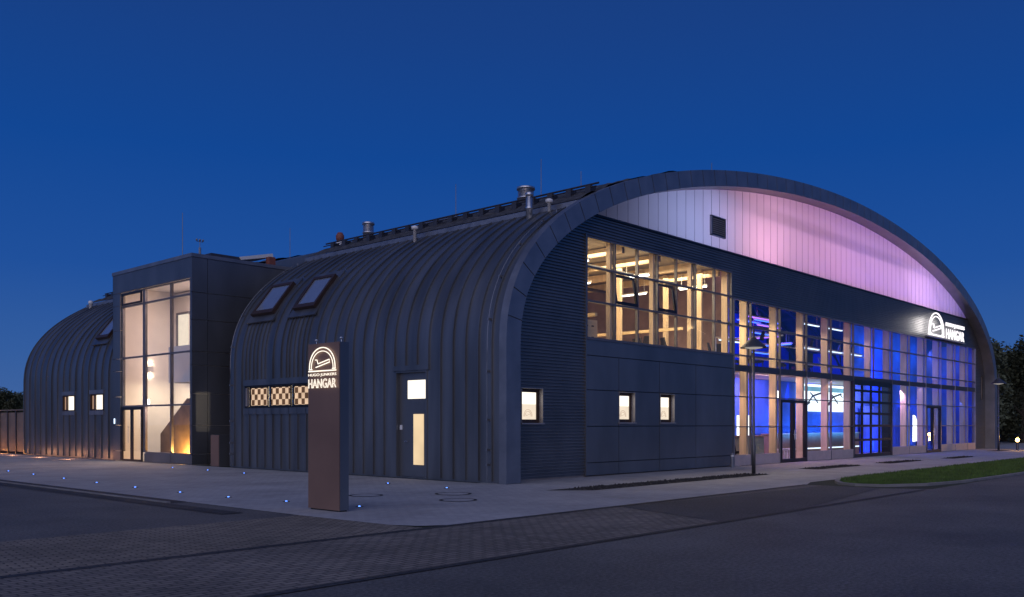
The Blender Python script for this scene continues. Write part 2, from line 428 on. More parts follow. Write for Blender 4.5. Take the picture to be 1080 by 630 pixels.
# gravel grains
mb = MB(); rg = random.Random(5)
for i in range(2600):
    a, b, c, d = rg.choice([(-.3, 9.0, -2.95, -2.1)] * 3 + [(13.0, 17.0, -2.75, -1.95), (19.4, 23.4, -2.9, -2.2), (26.4, 29.9, -3.2, -2.6)])
    x = rg.uniform(a + .2, b - .1); y = rg.uniform(c + .05, d - .05); r = rg.uniform(.015, .04)
    mb.quad((x - r, y, .01), (x, y - r, .01), (x, y, .01 + r * 1.2)); mb.quad((x, y - r, .01), (x + r, y, .01), (x, y, .01 + r * 1.2))
tag(mb.build('gravel', M['soil'], fix=False), 'dark gravel filling the sunken beds in the pavement', 'gravel', kind='stuff')

# manholes
for i, (x, y, r, lab) in enumerate(((-3.11, -1.24, .42, 'round dark manhole ring in the pavement nearest the hangar corner'),
                        (-4.19, -2.52, .40, 'round dark manhole ring in the pavement in front of the other corner manhole'),
                        (-4.72, -.13, .38, 'round manhole ring in the pavement just behind the bronze sign pillar'))):
    t = thing('manhole', lab, 'manhole', (x, y, .006))
    mb = MB(); N = 32
    for k in range(N):
        a0, a1 = 2 * pi * k / N, 2 * pi * (k + 1) / N
        for r0, r1, zz in ((r * .84, r, .007),):
            mb.quad((x + r0 * cos(a0), y + r0 * sin(a0), .006 + zz), (x + r1 * cos(a0), y + r1 * sin(a0), .006 + zz), (x + r1 * cos(a1), y + r1 * sin(a1), .006 + zz), (x + r0 * cos(a1), y + r0 * sin(a1), .006 + zz))
    mb.build('ring', M['iron'], t, fix=False)
    mb = MB(); mb.quad(*[(x + r * .83 * cos(2 * pi * k / N), y + r * .83 * sin(2 * pi * k / N), .011) for k in range(N)])
    mb.build('lid', M['pave'], t, fix=False)

# ================================================================== HANGAR
H = thing('hangar', 'huge barrel vaulted hangar clad in dark standing seam metal with glazed gable', 'building', (0, 0, 0))
S_END, S_W0, S_W1 = 13.92, 23.22, 34.5

def skin_part(name, s0, s1, holes, prof, m, parent):
    """cladding sheet with real openings; holes: (s0,s1,z0,z1) in the vertical foot of the left side"""
    br = sorted({s0, s1, *[h[0] for h in holes], *[h[1] for h in holes]})
    bm = bmesh.new(); vs = {}
    for j, y in enumerate(br):
        for i, (x, z) in enumerate(prof): vs[i, j] = bm.verts.new((x, y, z))
    for j in range(len(br) - 1):
        ym = (br[j] + br[j + 1]) / 2
        for i in range(len(prof) - 1):
            zm = (prof[i][1] + prof[i + 1][1]) / 2
            if prof[i][0] < 1 and any(h[0] < ym < h[1] and h[2] < zm < h[3] for h in holes): continue
            f = bm.faces.new((vs[i, j], vs[i, j + 1], vs[i + 1, j + 1], vs[i + 1, j])); f.smooth = True
    bmesh.ops.delete(bm, geom=[v for v in bm.verts if not v.link_faces], context='VERTS')
    bmesh.ops.recalc_face_normals(bm, faces=bm.faces)
    top = max(bm.faces, key=lambda f: f.calc_center_median().z)
    if top.normal.z < 0: bmesh.ops.reverse_faces(bm, faces=bm.faces)
    bmesh.ops.solidify(bm, geom=list(bm.faces), thickness=.14)
    for ed in bm.edges:
        ed.smooth = not (len(ed.link_faces) == 2 and ed.calc_face_angle(0) > .5)
    me = bpy.data.meshes.new(name); bm.to_mesh(me); bm.free(); me.materials.append(m)
    o = bpy.data.objects.new(name, me); COL.objects.link(o); o.parent = parent; WL[o] = WL[parent]
    return o

holes_main = [(3.2, 4.58, 0, 3.14), (8.6, 12.92, 2.15, 2.95)]
holes_wing = [(24.75, 26.15, 2.2, 2.95), (27.9, 29.3, 2.2, 2.95)]
skin_part('vault_cladding', .24, S_END, holes_main, SKIN, M['zinc'], H)
skin_part('wing_cladding', S_W0, S_W1, holes_wing, SKIN, M['zinc'], H)
link_prof = [p for p in SKIN if p[0] > 5.0 and p[0] < W - .2]
skin_part('link_roof', S_END + .01, S_W0 - .01, [], link_prof, M['zinc'], H)
mb = MB(); mb.box(4.9, 5.0, S_END + .01, S_W0 - .01, 0, z_at(SKIN, 5.0)); mb.build('link_wall', M['panel'], H)

def seams(name, ss, holes, skyl, short=()):
    mb = MB(); hp = [p for p in half(SKIN) if p[0] <= 3.4]
    hp = [(hp[0][0], .06)] + hp[1:]
    up = offset(hp, -.05); up[0] = (up[0][0], .06); up[-1] = (up[-1][0], hp[-1][1] + .05)
    for y in list(ss) + list(short):
        w = .012
        for i in range(len(hp) - 1):
            zm = (hp[i][1] + hp[i + 1][1]) / 2
            if y in short and (zm > 5.3 or zm < 3.3): continue
            if any(h[0] - .12 < y < h[1] + .12 and h[2] - .22 < zm < h[3] + .22 for h in holes): continue
            if any(h[0] - .1 < y < h[1] + .1 and h[2] - .25 < zm < h[3] + .25 for h in skyl): continue
            a, b, c, d = hp[i], hp[i + 1], up[i + 1], up[i]
            mb.hexa([(a[0], y - w, a[1]), (b[0], y - w, b[1]), (c[0], y - w, c[1]), (d[0], y - w, d[1])],
                    [(a[0], y + w, a[1]), (b[0], y + w, b[1]), (c[0], y + w, c[1]), (d[0], y + w, d[1])])
            if i == 0 or True: pass
    return mb.build(name, M['zinc'], H)
SKY_M = [(9.15, 10.40, 5.45, 6.62), (11.65, 13.05, 5.45, 6.62)]
SKY_W = [(25.05, 26.35, 5.45, 6.62)]
ssm = [.62 + .50 * i for i in range(27)]
seams('standing_seam', ssm, holes_main, SKY_M, (9.36, 9.86, 10.3, 11.86, 12.36, 12.86))
seams('wing_standing_seam', [S_W0 + .25 + .72 * i for i in range(16)], holes_wing, SKY_W)

# upper roof: kerb rail and dark sedum mat with snow guard brackets
def upper_roof(s0, s1, nm):
    hp = [p for p in SKIN if 3.45 <= p[0] <= W - 3.45]; up = offset(hp, -.14)
    up[0] = (hp[0][0] - .06, hp[0][1] + .12); up[-1] = (hp[-1][0] + .06, hp[-1][1] + .12)
    mb = MB(); rg = random.Random(int(s0 * 10)); N = int((s1 - s0) / .3)
    cols = []
    for j in range(N + 1):
        y = s0 + (s1 - s0) * j / N
        cols.append([(x, y, z + (rg.uniform(-.05, .05) if 0 < i < len(up) - 1 else 0)) for i, (x, z) in enumerate(up)])
    base = len(mb.v); K = len(up)
    for c in cols: mb.v += c
    for j in range(N):
        for i in range(K - 1):
            mb.f.append((base + j * K + i, base + j * K + i + 1, base + (j + 1) * K + i + 1, base + (j + 1) * K + i)); mb.mi.append(0)
    mb.build(nm + 'sedum_mat', M['sedum'], H)
    x, z = hp[0]
    mb = MB(); mb.hexa([(x - .20, s0, z - .10), (x - .06, s0, z - .04), (x - .06, s0, z + .10), (x - .20, s0, z + .04)],
                       [(x - .20, s1, z - .10), (x - .06, s1, z - .04), (x - .06, s1, z + .10), (x - .20, s1, z + .04)])
    mb.build(nm + 'eaves_rail', M['rail'], H)
    # snow guard: pipe on brackets
    mb = MB(); x2 = 4.35; z2 = z_at(SKIN, x2)
    mb.sweep([(x2, s0, z2 + .36), (x2, s1, z2 + .36)], .03, 6)
    mb.sweep([(x2 - .12, s0, z2 + .24), (x2 - .12, s1, z2 + .24)], .02, 6)
    y = s0 + .3
    while y < s1:
        mb.box(x2 - .16, x2 + .12, y - .10, y + .10, z2 + .02, z2 + .30); y += .75
    mb.build(nm + 'snow_guard', M['truss'], H)
upper_roof(.26, S_END, '')
upper_roof(S_W0, S_W1, 'wing_')

# gable fascia: panels with joints, side cheek and soffit
mb = MB()
dist = [0]
for p, q in zip(ARCH, ARCH[1:]): dist.append(dist[-1] + math.hypot(q[0] - p[0], q[1] - p[1]))
def at(pts, d):
    for i in range(len(dist) - 1):
        if dist[i] <= d <= dist[i + 1] + 1e-9:
            k = (d - dist[i]) / (dist[i + 1] - dist[i]); a, b = pts[i], pts[i + 1]
            return (a[0] + (b[0] - a[0]) * k, a[1] + (b[1] - a[1]) * k)
    return pts[-1]
L = dist[-1]; cut = [0, 4.45]
while cut[-1] < L - 4.45 - .5: cut.append(cut[-1] + .80)
cut[-1] = L - 4.45; cut.append(L); g = .016
for a, b in zip(cut, cut[1:]):
    ds = [a + g] + [d for d in dist if a + g + .01 < d < b - g - .01] + [b - g]
    for d0, d1 in zip(ds, ds[1:]):
        A, B, C, D = at(ARCH, d0), at(ARCH, d1), at(INNER, d1), at(INNER, d0)
        mb.quad((A[0], 0, A[1]), (B[0], 0, B[1]), (C[0], 0, C[1]), (D[0], 0, D[1]))
    for d0 in (a + g, b - g):
        A, D = at(ARCH, d0), at(INNER, d0)
        mb.quad((A[0], 0, A[1]), (D[0], 0, D[1]), (D[0], .03, D[1]), (A[0], .03, A[1]))
fas = mb.build('gable_fascia', M['zinc2'], H, fix=False)
mb = MB()
for i in range(len(ARCH) - 1):
    A, B, C, D = ARCH[i], ARCH[i + 1], INNER[i + 1], INNER[i]
    mb.quad((A[0], .03, A[1]), (B[0], .03, B[1]), (C[0], .03, C[1]), (D[0], .03, D[1]))
    mb.quad((A[0], .0, A[1]), (B[0], .0, B[1]), (B[0], .26, B[1]), (A[0], .26, A[1]))
    S0, S1 = SKIN[i], SKIN[i + 1]
    mb.quad((A[0], .26, A[1]), (B[0], .26, B[1]), (S1[0], .26, S1[1]), (S0[0], .26, S0[1]))
mb.build('fascia_cheek', M['zinc2'], H)
mb = MB()
for i in range(len(ARCH) - 1):
    C, D = INNER[i + 1], INNER[i]
    mb.quad((D[0], 0.0, D[1]), (C[0], 0.0, C[1]), (C[0], .62, C[1]), (D[0], .62, D[1]))
mb.build('arch_soffit', M['zinc2'], H)

# corrugated gable wall
YW = .60
def subtract(iv, a, b):
    out = []
    for x0, x1 in iv:
        if b <= x0 or a >= x1: out.append((x0, x1)); continue
        if a > x0: out.append((x0, a))
        if b < x1: out.append((b, x1))
    return out
holes_g = [(1.20, 2.12, 1.60, 2.60), (4.11, 13.02, 0, 4.16), (4.11, 12.95, 4.16, 7.27), (12.95, 43.55, 0, 6.31), (44.72, 45.12, 3.1, 4.6)]
mb = MB(); pitch = .092; z = .06
prof = ((0, 0), (.38, 0), (.5, .045), (.86, .045), (1, 0))
while z < 7.93:
    for (u0, d0), (u1, d1) in zip(prof, prof[1:]):
        za, zb = z + u0 * pitch, z + u1 * pitch; zm = (za + zb) / 2
        xl = x_at(INNER, zm) - .05; iv = [(xl, W - xl)]
        for h in holes_g:
            if h[2] < zm < h[3]: iv = subtract(iv, h[0], h[1])
        for x0, x1 in iv:
            if x1 - x0 > .02:
                mb.quad((x0, YW - d0, za), (x1, YW - d0, za), (x1, YW - d1, zb), (x0, YW - d1, zb))
    z += pitch
mb.build('corrugated_wall', M['corr'], H, fix=False)
# backing wall behind the corrugated sheet (wall thickness)
mb = MB(); z = 0.0
while z < 7.9:
    z1 = min(z + .3, 7.93); zm = (z + z1) / 2; xl = x_at(INNER, z1) ; iv = [(xl, W - xl)]
    for h in holes_g:
        if h[2] - .05 < z1 and z < h[3]+.02: iv = subtract(iv, h[0], h[1])
    for x0, x1 in iv: mb.box(x0, x1, YW + .02, YW + .18, z, z1)
    z = z1
mb.build('gable_backing', M['ceil'], H, fix=False)

# polycarbonate lunette
xs = []
x = x_at(INNER, 7.98) + .0
XL = x
mb = MB(); mj = MB(); first = math.ceil(XL / .575) * .575
edges = [XL] + [first + .575 * i for i in range(200) if first + .575 * i < W - XL - .05] + [W - XL]
for a, b in zip(edges, edges[1:]):
    K = 3
    for q in range(K):
        x0 = a + (b - a) * q / K; x1 = a + (b - a) * (q + 1) / K
        mb.quad((x0, YW, 7.96), (x1, YW, 7.96), (x1, YW, max(7.97, z_at(INNER, x1) - .01)), (x0, YW, max(7.97, z_at(INNER, x0) - .01)))
    if b < W - XL - .01: mb.cur = 1; mb.box(b - .006, b + .006, YW - .012, YW - .002, 7.97, z_at(INNER, b) - .02); mb.cur = 0
vent_hole = None
pc = mb.build('polycarbonate_lunette', [M['poly'], M['seam']], H, fix=False)
mb = MB(); mb.box(XL + .02, W - XL - .02, YW - .06, YW + .02, 7.90, 7.97); mb.build('lunette_sill', M['dark'], H)
# structural tie seen through the sheet
mb = MB(); mb.box(8.6, 37.4, 1.5, 1.58, 9.63, 9.73)
for x in range(10, 40, 5): mb.sweep([(x, 1.3, 9.68), (x + 2.2, 1.3, 8.0)], .03, 6); 
mb.build('arch_tie', M['truss'], H)
# louvre in the lunette
mb = MB(); mb.box(11.40, 12.36, YW - .05, YW - .02, 8.42, 9.06); lv = mb.build('louvre', M['dark'], H)
mb = MB()
for i in range(8):
    zz = 8.46 + i * .073; mb.quad((11.44, YW - .06, zz), (12.32, YW - .06, zz), (12.32, YW - .09, zz + .012), (11.44, YW - .09, zz + .012)); mb.quad((11.44, YW - .09, zz + .012), (12.32, YW - .09, zz + .012), (12.32, YW - .055, zz + .06), (11.44, YW - .055, zz + .06))
mb.build('slat', M['mull_l'], lv, fix=False)
mb = MB()
for a in ((11.36, 11.42, 8.38, 9.10), (12.32, 12.38, 8.38, 9.10), (11.36, 12.38, 9.06, 9.10), (11.36, 12.38, 8.38, 8.42)): mb.box(a[0], a[1], YW - .10, YW - .02, a[2], a[3])
mb.build('frame', M['zinc2'], lv)

# cassette cladding below the upper window
mb = MB(); vx = [4.13, 5.77, 8.06, 10.36, 13.00]; zz = [.03, .42, 1.52, 2.62, 3.66]
wins = [(5.77, 6.66, 1.62, 2.60), (8.10, 8.99, 1.62, 2.60)]
for a, b in zip(vx, vx[1:]):
    for c, d in zip(zz, zz[1:]):
        x0, x1, z0, z1 = a + .012, b - .012, c + .012, d - .012
        w = [q for q in wins if q[0] > a - .1 and q[1] < b + .1 and c < q[2] + .05 < d]
        if w:
            q = w[0]
            mb.box(q[1], x1, YW - .05, YW + .02, z0, z1)
            if q[0] > x0 + .02: mb.box(x0, q[0], YW - .05, YW + .02, z0, z1)
            mb.box(max(x0, q[0]), q[1], YW - .05, YW + .02, z0, q[2]); mb.box(max(x0, q[0]), q[1], YW - .05, YW + .02, q[3], z1) if z1 - q[3] > .01 else None
        else: mb.box(x0, x1, YW - .05, YW + .02, z0, z1)
mb.box(4.13, 13.0, YW - .06, YW + .02, 3.67, 4.16)
mb.build('cassette_cladding', M['panel'], H)
mb = MB(); mb.box(4.10, 13.0, YW + .03, YW + .15, .02, 1.60); mb.box(4.10, 13.0, YW + .03, YW + .15, 2.62, 4.1)
for a, b in ((4.10, 5.77), (6.68, 8.08), (9.01, 13.0)): mb.box(a, b, YW + .03, YW + .15, 1.60, 2.62)
mb.build('cassette_backing', M['dark'], H)
mb = MB(); mb.box(4.07, 4.12, YW - .07, YW + .02, 0.03, 7.30); mb.build('corner_trim', M['panel'], H)
mb = MB(); mb.box(12.97, 13.05, YW - .07, YW + .02, 0.03, 3.67); mb.build('corner_trim', M['panel'], H)

# small square windows in the gable
def arc_pts(cx, cz, rx, rz, n=14, a0=0, a1=pi): return [(cx + rx * cos(a0 + (a1 - a0) * i / n), cz + rz * sin(a0 + (a1 - a0) * i / n)) for i in range(n + 1)]
def small_window(x0, x1, z0, z1, nm='window'):
    rec = .17
    mb = MB(); t = .05
    mb.box(x0, x0 + t * .4, YW - .06, YW + rec, z0, z1); mb.box(x1 - t * .4, x1, YW - .06, YW + rec, z0, z1)
    mb.box(x0 + t * .4, x1 - t * .4, YW - .06, YW + rec, z1 - t * .4, z1); mb.box(x0 - .02, x1 + .02, YW - .10, YW + rec, z0 - .02, z0 + t * .4)
    w = mb.build(nm, M['mull_l'], H)
    a, b, c, d = x0 + .02, x1 - .02, z0 + .02, z1 - .02; fr = .10
    mb = MB()
    for q in ((a, a + fr, c, d), (b - fr, b, c, d), (a + fr, b - fr, c, c + fr), (a + fr, b - fr, d - fr, d)): mb.box(q[0], q[1], YW + .08, YW + .15, q[2], q[3])
    mb.build('frame', M['bronze_frame'], w)
    a += fr; b -= fr; c += fr; d -= fr; zm = c + (d - c) * .56
    mb = MB(); mb.box(a, b, YW + .115, YW + .13, zm, d); mb.build('upper_pane', M['win'], w)
    mb = MB(); mb.box(a, b, YW + .115, YW + .13, c, zm); mb.build('film_pane', M['film'], w)
    cx = (a + b) / 2; mb = MB(); s = (b - a) / .66
    for rx, rz in ((.17 * s, .20), (.13 * s, .15)): mb.sweep([(p[0], YW + .112, p[1]) for p in arc_pts(cx, c + .08, rx, rz)], .005, 5)
    mb.sweep([(cx - .09, YW + .112, c + .15), (cx - .07, YW + .112, c + .10), (cx + .08, YW + .112, c + .15)], .004, 5)
    mb.build('etched_emblem', M['etch'], w)
small_window(1.20, 2.12, 1.60, 2.60); small_window(5.77, 6.66, 1.62, 2.60); small_window(8.10, 8.99, 1.62, 2.60)
mb = MB(); mb.box(44.72, 45.12, YW + .06, YW + .10, 3.1, 4.6); mb.build('narrow_window', M['dark'], H)

# upper window band (lit gallery)
UW = thing_win = MB()
xm = [4.15, 5.60, 6.84, 7.99, 9.15, 10.38, 11.69, 12.93]
zt = [4.18, 5.30, 6.33, 7.23]
fr = MB()
for i, x in enumerate(xm):
    w = .028 if i not in (0, len(xm) - 1) else .035
    if i in (2, 4): w = .022
    fr.box(x - w, x + w, YW - .045, YW + .06, 4.16, 7.27)
for z in zt: fr.box(4.19, 12.89, YW - .04, YW + .055, z - .03, z + .03)
ub = fr.build('upper_window', M['mull'], H)
mb = MB(); mb.quad((4.16, YW + .01, 4.17), (12.92, YW + .01, 4.17), (12.92, YW + .01, 7.25), (4.16, YW + .01, 7.25)); mb.build('pane', M['glass'], ub, fix=False)
mb = MB(); mb.box(4.10, 13.02, YW - .09, YW + .05, 4.13, 4.165); mb.build('sill', M['mull'], ub)
for a, b in ((5.63, 6.82), (7.99, 9.12)):       # tilted open casements
    mb = MB(); lean = .16
    for q in ((a, a + .09, 5.34, 6.30), (b - .09, b, 5.34, 6.30), (a + .09, b - .09, 5.34, 5.44), (a + .09, b - .09, 6.21, 6.30)):
        def yy(z): return YW - .05 + .0 * z
        f0 = lambda z: YW + .0 - .06 + (z - 5.34) * lean
        mb.hexa([(q[0], f0(q[2]), q[2]), (q[1], f0(q[2]), q[2]), (q[1], f0(q[3]), q[3]), (q[0], f0(q[3]), q[3])],
                [(q[0], f0(q[2]) + .05, q[2]), (q[1], f0(q[2]) + .05, q[2]), (q[1], f0(q[3]) + .05, q[3]), (q[0], f0(q[3]) + .05, q[3])])
    mb.build('tilted_casement', M['dark'], ub)

# curtain wall of the hall
MX = [13.06, 14.40, 16.85, 19.33, 21.83, 24.33, 26.82, 29.25, 31.75, 34.33, 36.87, 39.43, 41.87, 43.46]
GZT = 6.30
cw = MB(); cw.box(13.0, 43.55, YW - .05, YW + .06, GZT - .05, GZT + .02)
cwo = cw.build('curtain_wall', M['mull'], H)
for i, x in enumerate(MX):
    mb = MB(); w = .03 if i not in (0, 13) else .05
    z0 = 3.72 if x == 26.82 else .0
    mb.box(x - w * .8, x + w * .8, YW - .07, YW + .025, z0, GZT - .05)
    mb.build('mullion', M['mull_l'] if x > 29.3 or i == 0 else M['mull'], cwo)
mb = MB()
for z, w in ((5.30, .028), (4.18, .028)): mb.box(13.1, 43.4, YW - .05, YW + .05, z - w, z + w)
for z in (2.62, 1.48): 
    for a, b in zip(MX, MX[1:]):
        if a in (24.33, 26.82): continue
        if z < 2 and a in (16.85, 34.33): continue
        mb.box(a + .03, b - .03, YW - .045, YW + .045, z - .022, z + .022)
mb.build('transom', M['mull'], cwo)
mb = MB()
for a, b in zip(MX, MX[1:]): mb.box(a + .03, b - .03, YW - .04, YW + .06, 3.58, 3.82)
mb.build('spandrel', M['slab'], cwo)
mb = MB(); mb.quad((13.08, YW, .42), (43.44, YW, .42), (43.44, YW, GZT), (13.08, YW, GZT)); 
mb.build('glass_pane', M['glass'], cwo, fix=False)
base_spans = []
for a, b in zip(MX, MX[1:]):
    if a in (16.85, 34.33, 24.33, 26.82): continue
    base_spans.append((a, b))
M['base'] = mat('base_panel', (.50, .42, .40), .45, .2, .1)  # paler and pinker, warm light on the panels put into the colour
for a, b in base_spans:
    pb = MB(); pb.box(a + .03, b - .03, YW - .05, YW + .05, .02, .42); pb.build('base_panel', M['base'], cwo)

def glazed_door(x0, x1, z1, nm, meet):
    d = MB(); f = .09
    for q in ((x0, x0 + f, .02, z1), (x1 - f, x1, .02, z1), (x0 + f, x1 - f, z1 - .12, z1), (x0 + f, x1 - f, .02, .16)): d.box(q[0], q[1], YW - .08, YW + .06, q[2], q[3])
    d.box(meet - .11, meet + .11, YW - .075, YW + .055, .16, z1 - .12)
    o = d.build(nm, M['dark'], H)
    mb = MB(); mb.quad((x0 + f, YW - .01, .16), (x1 - f, YW - .01, .16), (x1 - f, YW - .01, z1 - .12), (x0 + f, YW - .01, z1 - .12)); mb.build('pane', M['glass'], o, fix=False)
    for sx in (-.07, .07):
        mb = MB(); mb.sweep([(meet + sx, YW - .13, .95), (meet + sx, YW - .13, 1.35)], .014, 8); mb.sweep([(meet + sx, YW - .13, 1.15), (meet + sx, YW - .07, 1.15)], .012, 6); mb.build('handle', M['steel'], o)
    return o
glazed_door(16.90, 19.28, 2.58, 'glazed_double_door', 18.05); glazed_door(34.40, 36.80, 2.58, 'glazed_double_door', 35.5)
# sectional gate
gt = MB()
for x in (24.40, 29.18):
    gt.box(x - .10 if x < 25 else x - .16, x + .10 if x < 25 else x + .03, YW - .06, YW + .40 if x > 25 else YW + .1, .02, 3.62)
gt.box(24.5, 29.02, YW - .06, YW + .10, 3.42, 3.66); gt.box(24.5, 29.02, YW - .05, YW + .06, .02, .18)
g_ = gt.build('sectional_gate', M['dark'], H)
mb = MB()
for x in (25.45, 26.55, 27.65): mb.box(x - .045, x + .045, YW - .05, YW + .04, .18, 3.42)
for z in (.83, 1.50, 2.08, 2.62, 3.16): mb.box(24.5, 29.02, YW - .055, YW + .045, z - .055, z + .055)
mb.build('gate_muntin', M['dark'], g_)

# ------------------------------------------------------------ interior shell of the hall
mb = MB(); mb.box(.5, W - .5, YW + .22, 13.8, -.02, .02); mb.build('hall_floor', M['floor'], H)
mb = MB(); mb.box(.8, 29.0, 1.02, 12.5, 3.58, 3.80); mb.build('gallery_slab', M['plywood'], H)
mb = MB(); mb.box(1.0, W - 1.0, 12.9, 13.05, .02, 3.5); mb.box(2.6, W - 2.6, 12.9, 13.05, 3.5, 7.0); mb.box(6, W - 6, 12.9, 13.05, 7.0, 8.8); mb.box(11, W - 11, 12.9, 13.05, 8.8, 10.1); mb.build('hall_back_wall', M['bluelit'], H)
mb = MB(); mb.box(12.9, 13.05, .80, 12.4, .02, 3.56); mb.build('side_partition', M['wallw'], H)
mb = MB(); mb.box(16.6, 29.8, 2.9, 3.05, .02, 3.56); mb.build('display_wall', M['bluelit'], H)
mb = MB(); mb.box(29.9, 44.6, 3.1, 3.25, .02, 6.9); mb.build('stage_wall', M['bluelit'], H)
mb = MB(); mb.box(44.62, 44.77, .85, 12.8, .02, 6.9); mb.build('right_partition', M['bluelit'], H)
mb = MB(); mb.box(17.2, 17.35, 3.3, 12.5, 3.81, 9.2); mb.build('gallery_partition', M['mauve'], H)
# pleated stage curtain
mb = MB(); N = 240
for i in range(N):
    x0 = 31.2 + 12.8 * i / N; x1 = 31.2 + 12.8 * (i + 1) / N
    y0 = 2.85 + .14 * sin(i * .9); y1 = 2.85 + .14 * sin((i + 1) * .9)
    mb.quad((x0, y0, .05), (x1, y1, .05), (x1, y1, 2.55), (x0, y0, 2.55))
mb.build('stage_curtain', M['bluelit'], H, smooth=True)
# timber posts right behind the mullions
for x in MX[1:-1]:
    mb = MB(); mb.box(x - .13, x + .02, YW + .085, YW + .38, 0.02 if x != 26.82 else 3.83, 6.9); mb.build('timber_post', M['timber'], H)
for x, y, w, d in ((9.31, 3.0, .07, .16), (12.36, 3.0, .07, .16), (5.54, YW + .08, .05, .16), (7.93, YW + .08, .05, .16), (10.31, YW + .08, .05, .16), (12.84, YW + .08, .06, .24), (12.3, 1.45, .05, .2)):
    mb = MB(); mb.box(x - w, x + w, y, y + d, 3.82, 7.33); mb.build('timber_post', M['timber'], H)
# roof trusses (tubes following the vault) and purlins
TR = offset(ARCH, 1.0); TR2 = offset(ARCH, 2.0)
for y in (6.2, 9.0, 11.8):
    mb = MB(); idx = [i for i in range(len(TR)) if TR[i][1] > 3.9][::5]
    mb.sweep([(TR[i][0], y, TR[i][1]) for i in idx], .09, 6); mb.sweep([(TR2[i][0], y, TR2[i][1]) for i in idx if TR2[i][1] > 4.2], .08, 6)
    for a, b in zip(idx, idx[1:]):
        if TR2[b][1] > 4.3 and TR[a][1] > 4: mb.sweep([(TR[a][0], y, TR[a][1]), (TR2[b][0], y, TR2[b][1])], .045, 5)
    mb.build('roof_truss', M['truss'], H)
mb = MB()
for x in (4.5, 7, 9.5, 12, 14.5, 17, 19.5, 22, 24.5, 27, 29.5, 32, 34.5, 37, 39.5): 
    zz = z_at(TR, x) + .15; mb.box(x - .07, x + .07, 5.6, 12.8, zz - .1, zz + .1)
mb.build('purlin', M['truss'], H)
# ceiling of the left gallery, sloping sheet
mb = MB(); mb.hexa([(3.0, .8, 7.34), (12.9, .8, 7.40), (12.9, 12.4, 7.40), (3.0, 12.4, 7.34)], [(3.0, .8, 7.44), (12.9, .8, 7.50), (12.9, 12.4, 7.50), (3.0, 12.4, 7.44)]); mb.build('gallery_ceiling', M['ceil'], H)
for x in (4.4, 6.5, 8.6, 10.7, 12.6):
    mb = MB(); mb.box(x - .07, x + .07, .9, 12.3, 7.08, 7.33); mb.build('ceiling_beam', M['timber'], H)
mb = MB(); mb.box(3.2, 12.8, 2.9, 3.05, 6.98, 7.08); mb.box(3.2, 12.8, 6.2, 6.35, 6.98, 7.08); mb.build('cable_tray', M['truss'], H)
mb = MB(); mb.box(3.0, 3.1, .8, 12.4, 3.82, 7.34); mb.build('gallery_wall', M['wallw'], H)
# gallery handrails and cable trays
mb = MB()
for z in (4.25, 4.9): mb.sweep([(13.2, 1.45, z), (28.8, 1.45, z)], .03, 8)
for x in (13.3, 16.0, 18.6, 21.2, 23.8, 26.3, 28.7): mb.sweep([(x, 1.45, 3.8), (x, 1.45, 4.9)], .025, 8)
mb.build('gallery_railing', M['steel'], H)
mb = MB()
for x, z in ((5.2, 5.0), (10.2, 4.95)): mb.box(x - .05, x + .05, 1.0, 12, z - .04, z + .06)
mb.build('cable_tray', M['plywood'], H)

# strip lights (hung lamps, each a thing of its own)
def strip_light(x, y, z, ln, along, lab, m, grp, p=None):
    t = thing('strip_light', lab, 'light', (x, y, z), grp)
    dx, dy = (ln / 2, .05) if along == 'x' else (.05, ln / 2)
    mb = MB(); mb.box(x - dx, x + dx, y - dy, y + dy, z + .02, z + .08)
    for s in (-.8, .8):
        px, py = (x + dx * s, y) if along == 'x' else (x, y + dy * s); mb.sweep([(px, py, z + .08), (px, py, z + .6)], .006, 5)
    mb.build('housing', M['white'], t)
    mb = MB(); mb.box(x - dx * .97, x + dx * .97, y - dy * .9, y + dy * .9, z - .015, z + .018); mb.build('diffuser', m, t)
GL = 'strip lights hung in rows over the gallery'
rg = random.Random(2)
for x in (5.2, 8.8, 12.4):
    for y in (1.9, 4.6, 7.6):
        strip_light(x, y, 6.72, 1.25, 'y', 'white strip light hung under the ceiling in the warm upper window', M['lampw'], GL)
HL = 'cool strip lights hung along the blue hall'
for x, y, z in ((21.6, 1.5, 6.05), (24.2, 1.5, 6.05), (16.0, 2.2, 4.95), (21.6, 1.5, 4.98), (24.2, 1.5, 4.98), (26.6, 1.5, 4.98), (21, 6, 6.2), (25, 7, 6.0)):
    strip_light(x, y, z, 2.2, 'x', 'cool white strip light hung above the gallery behind the glazed facade', M['lampc'], HL)

M['lampb'] = emit('lamp_blue', (.06, .16, 1), 3.0); M['lampv'] = emit('lamp_violet', (.35, .14, 1), 2.4)
rg = random.Random(8)
for k, (x, y, z) in enumerate(((18.2, 2.4, 5.25), (21.5, 3.6, 5.75), (20.0, 3.0, 4.75), (24.5, 5.0, 5.5), (26.0, 5.6, 6.6), (23.0, 4.2, 6.5), (29.0, 7.0, 5.9), (28.0, 7.8, 7.2), (19.2, 2.6, 6.2), (31.0, 8.6, 6.6))):
    strip_light(x, y, z, 2.6, 'x' if k % 3 else 'y', 'coloured strip light glowing among the trusses of the blue hall', M['lampb'] if k % 4 else M['lampv'], 'coloured strip lights in the blue hall')
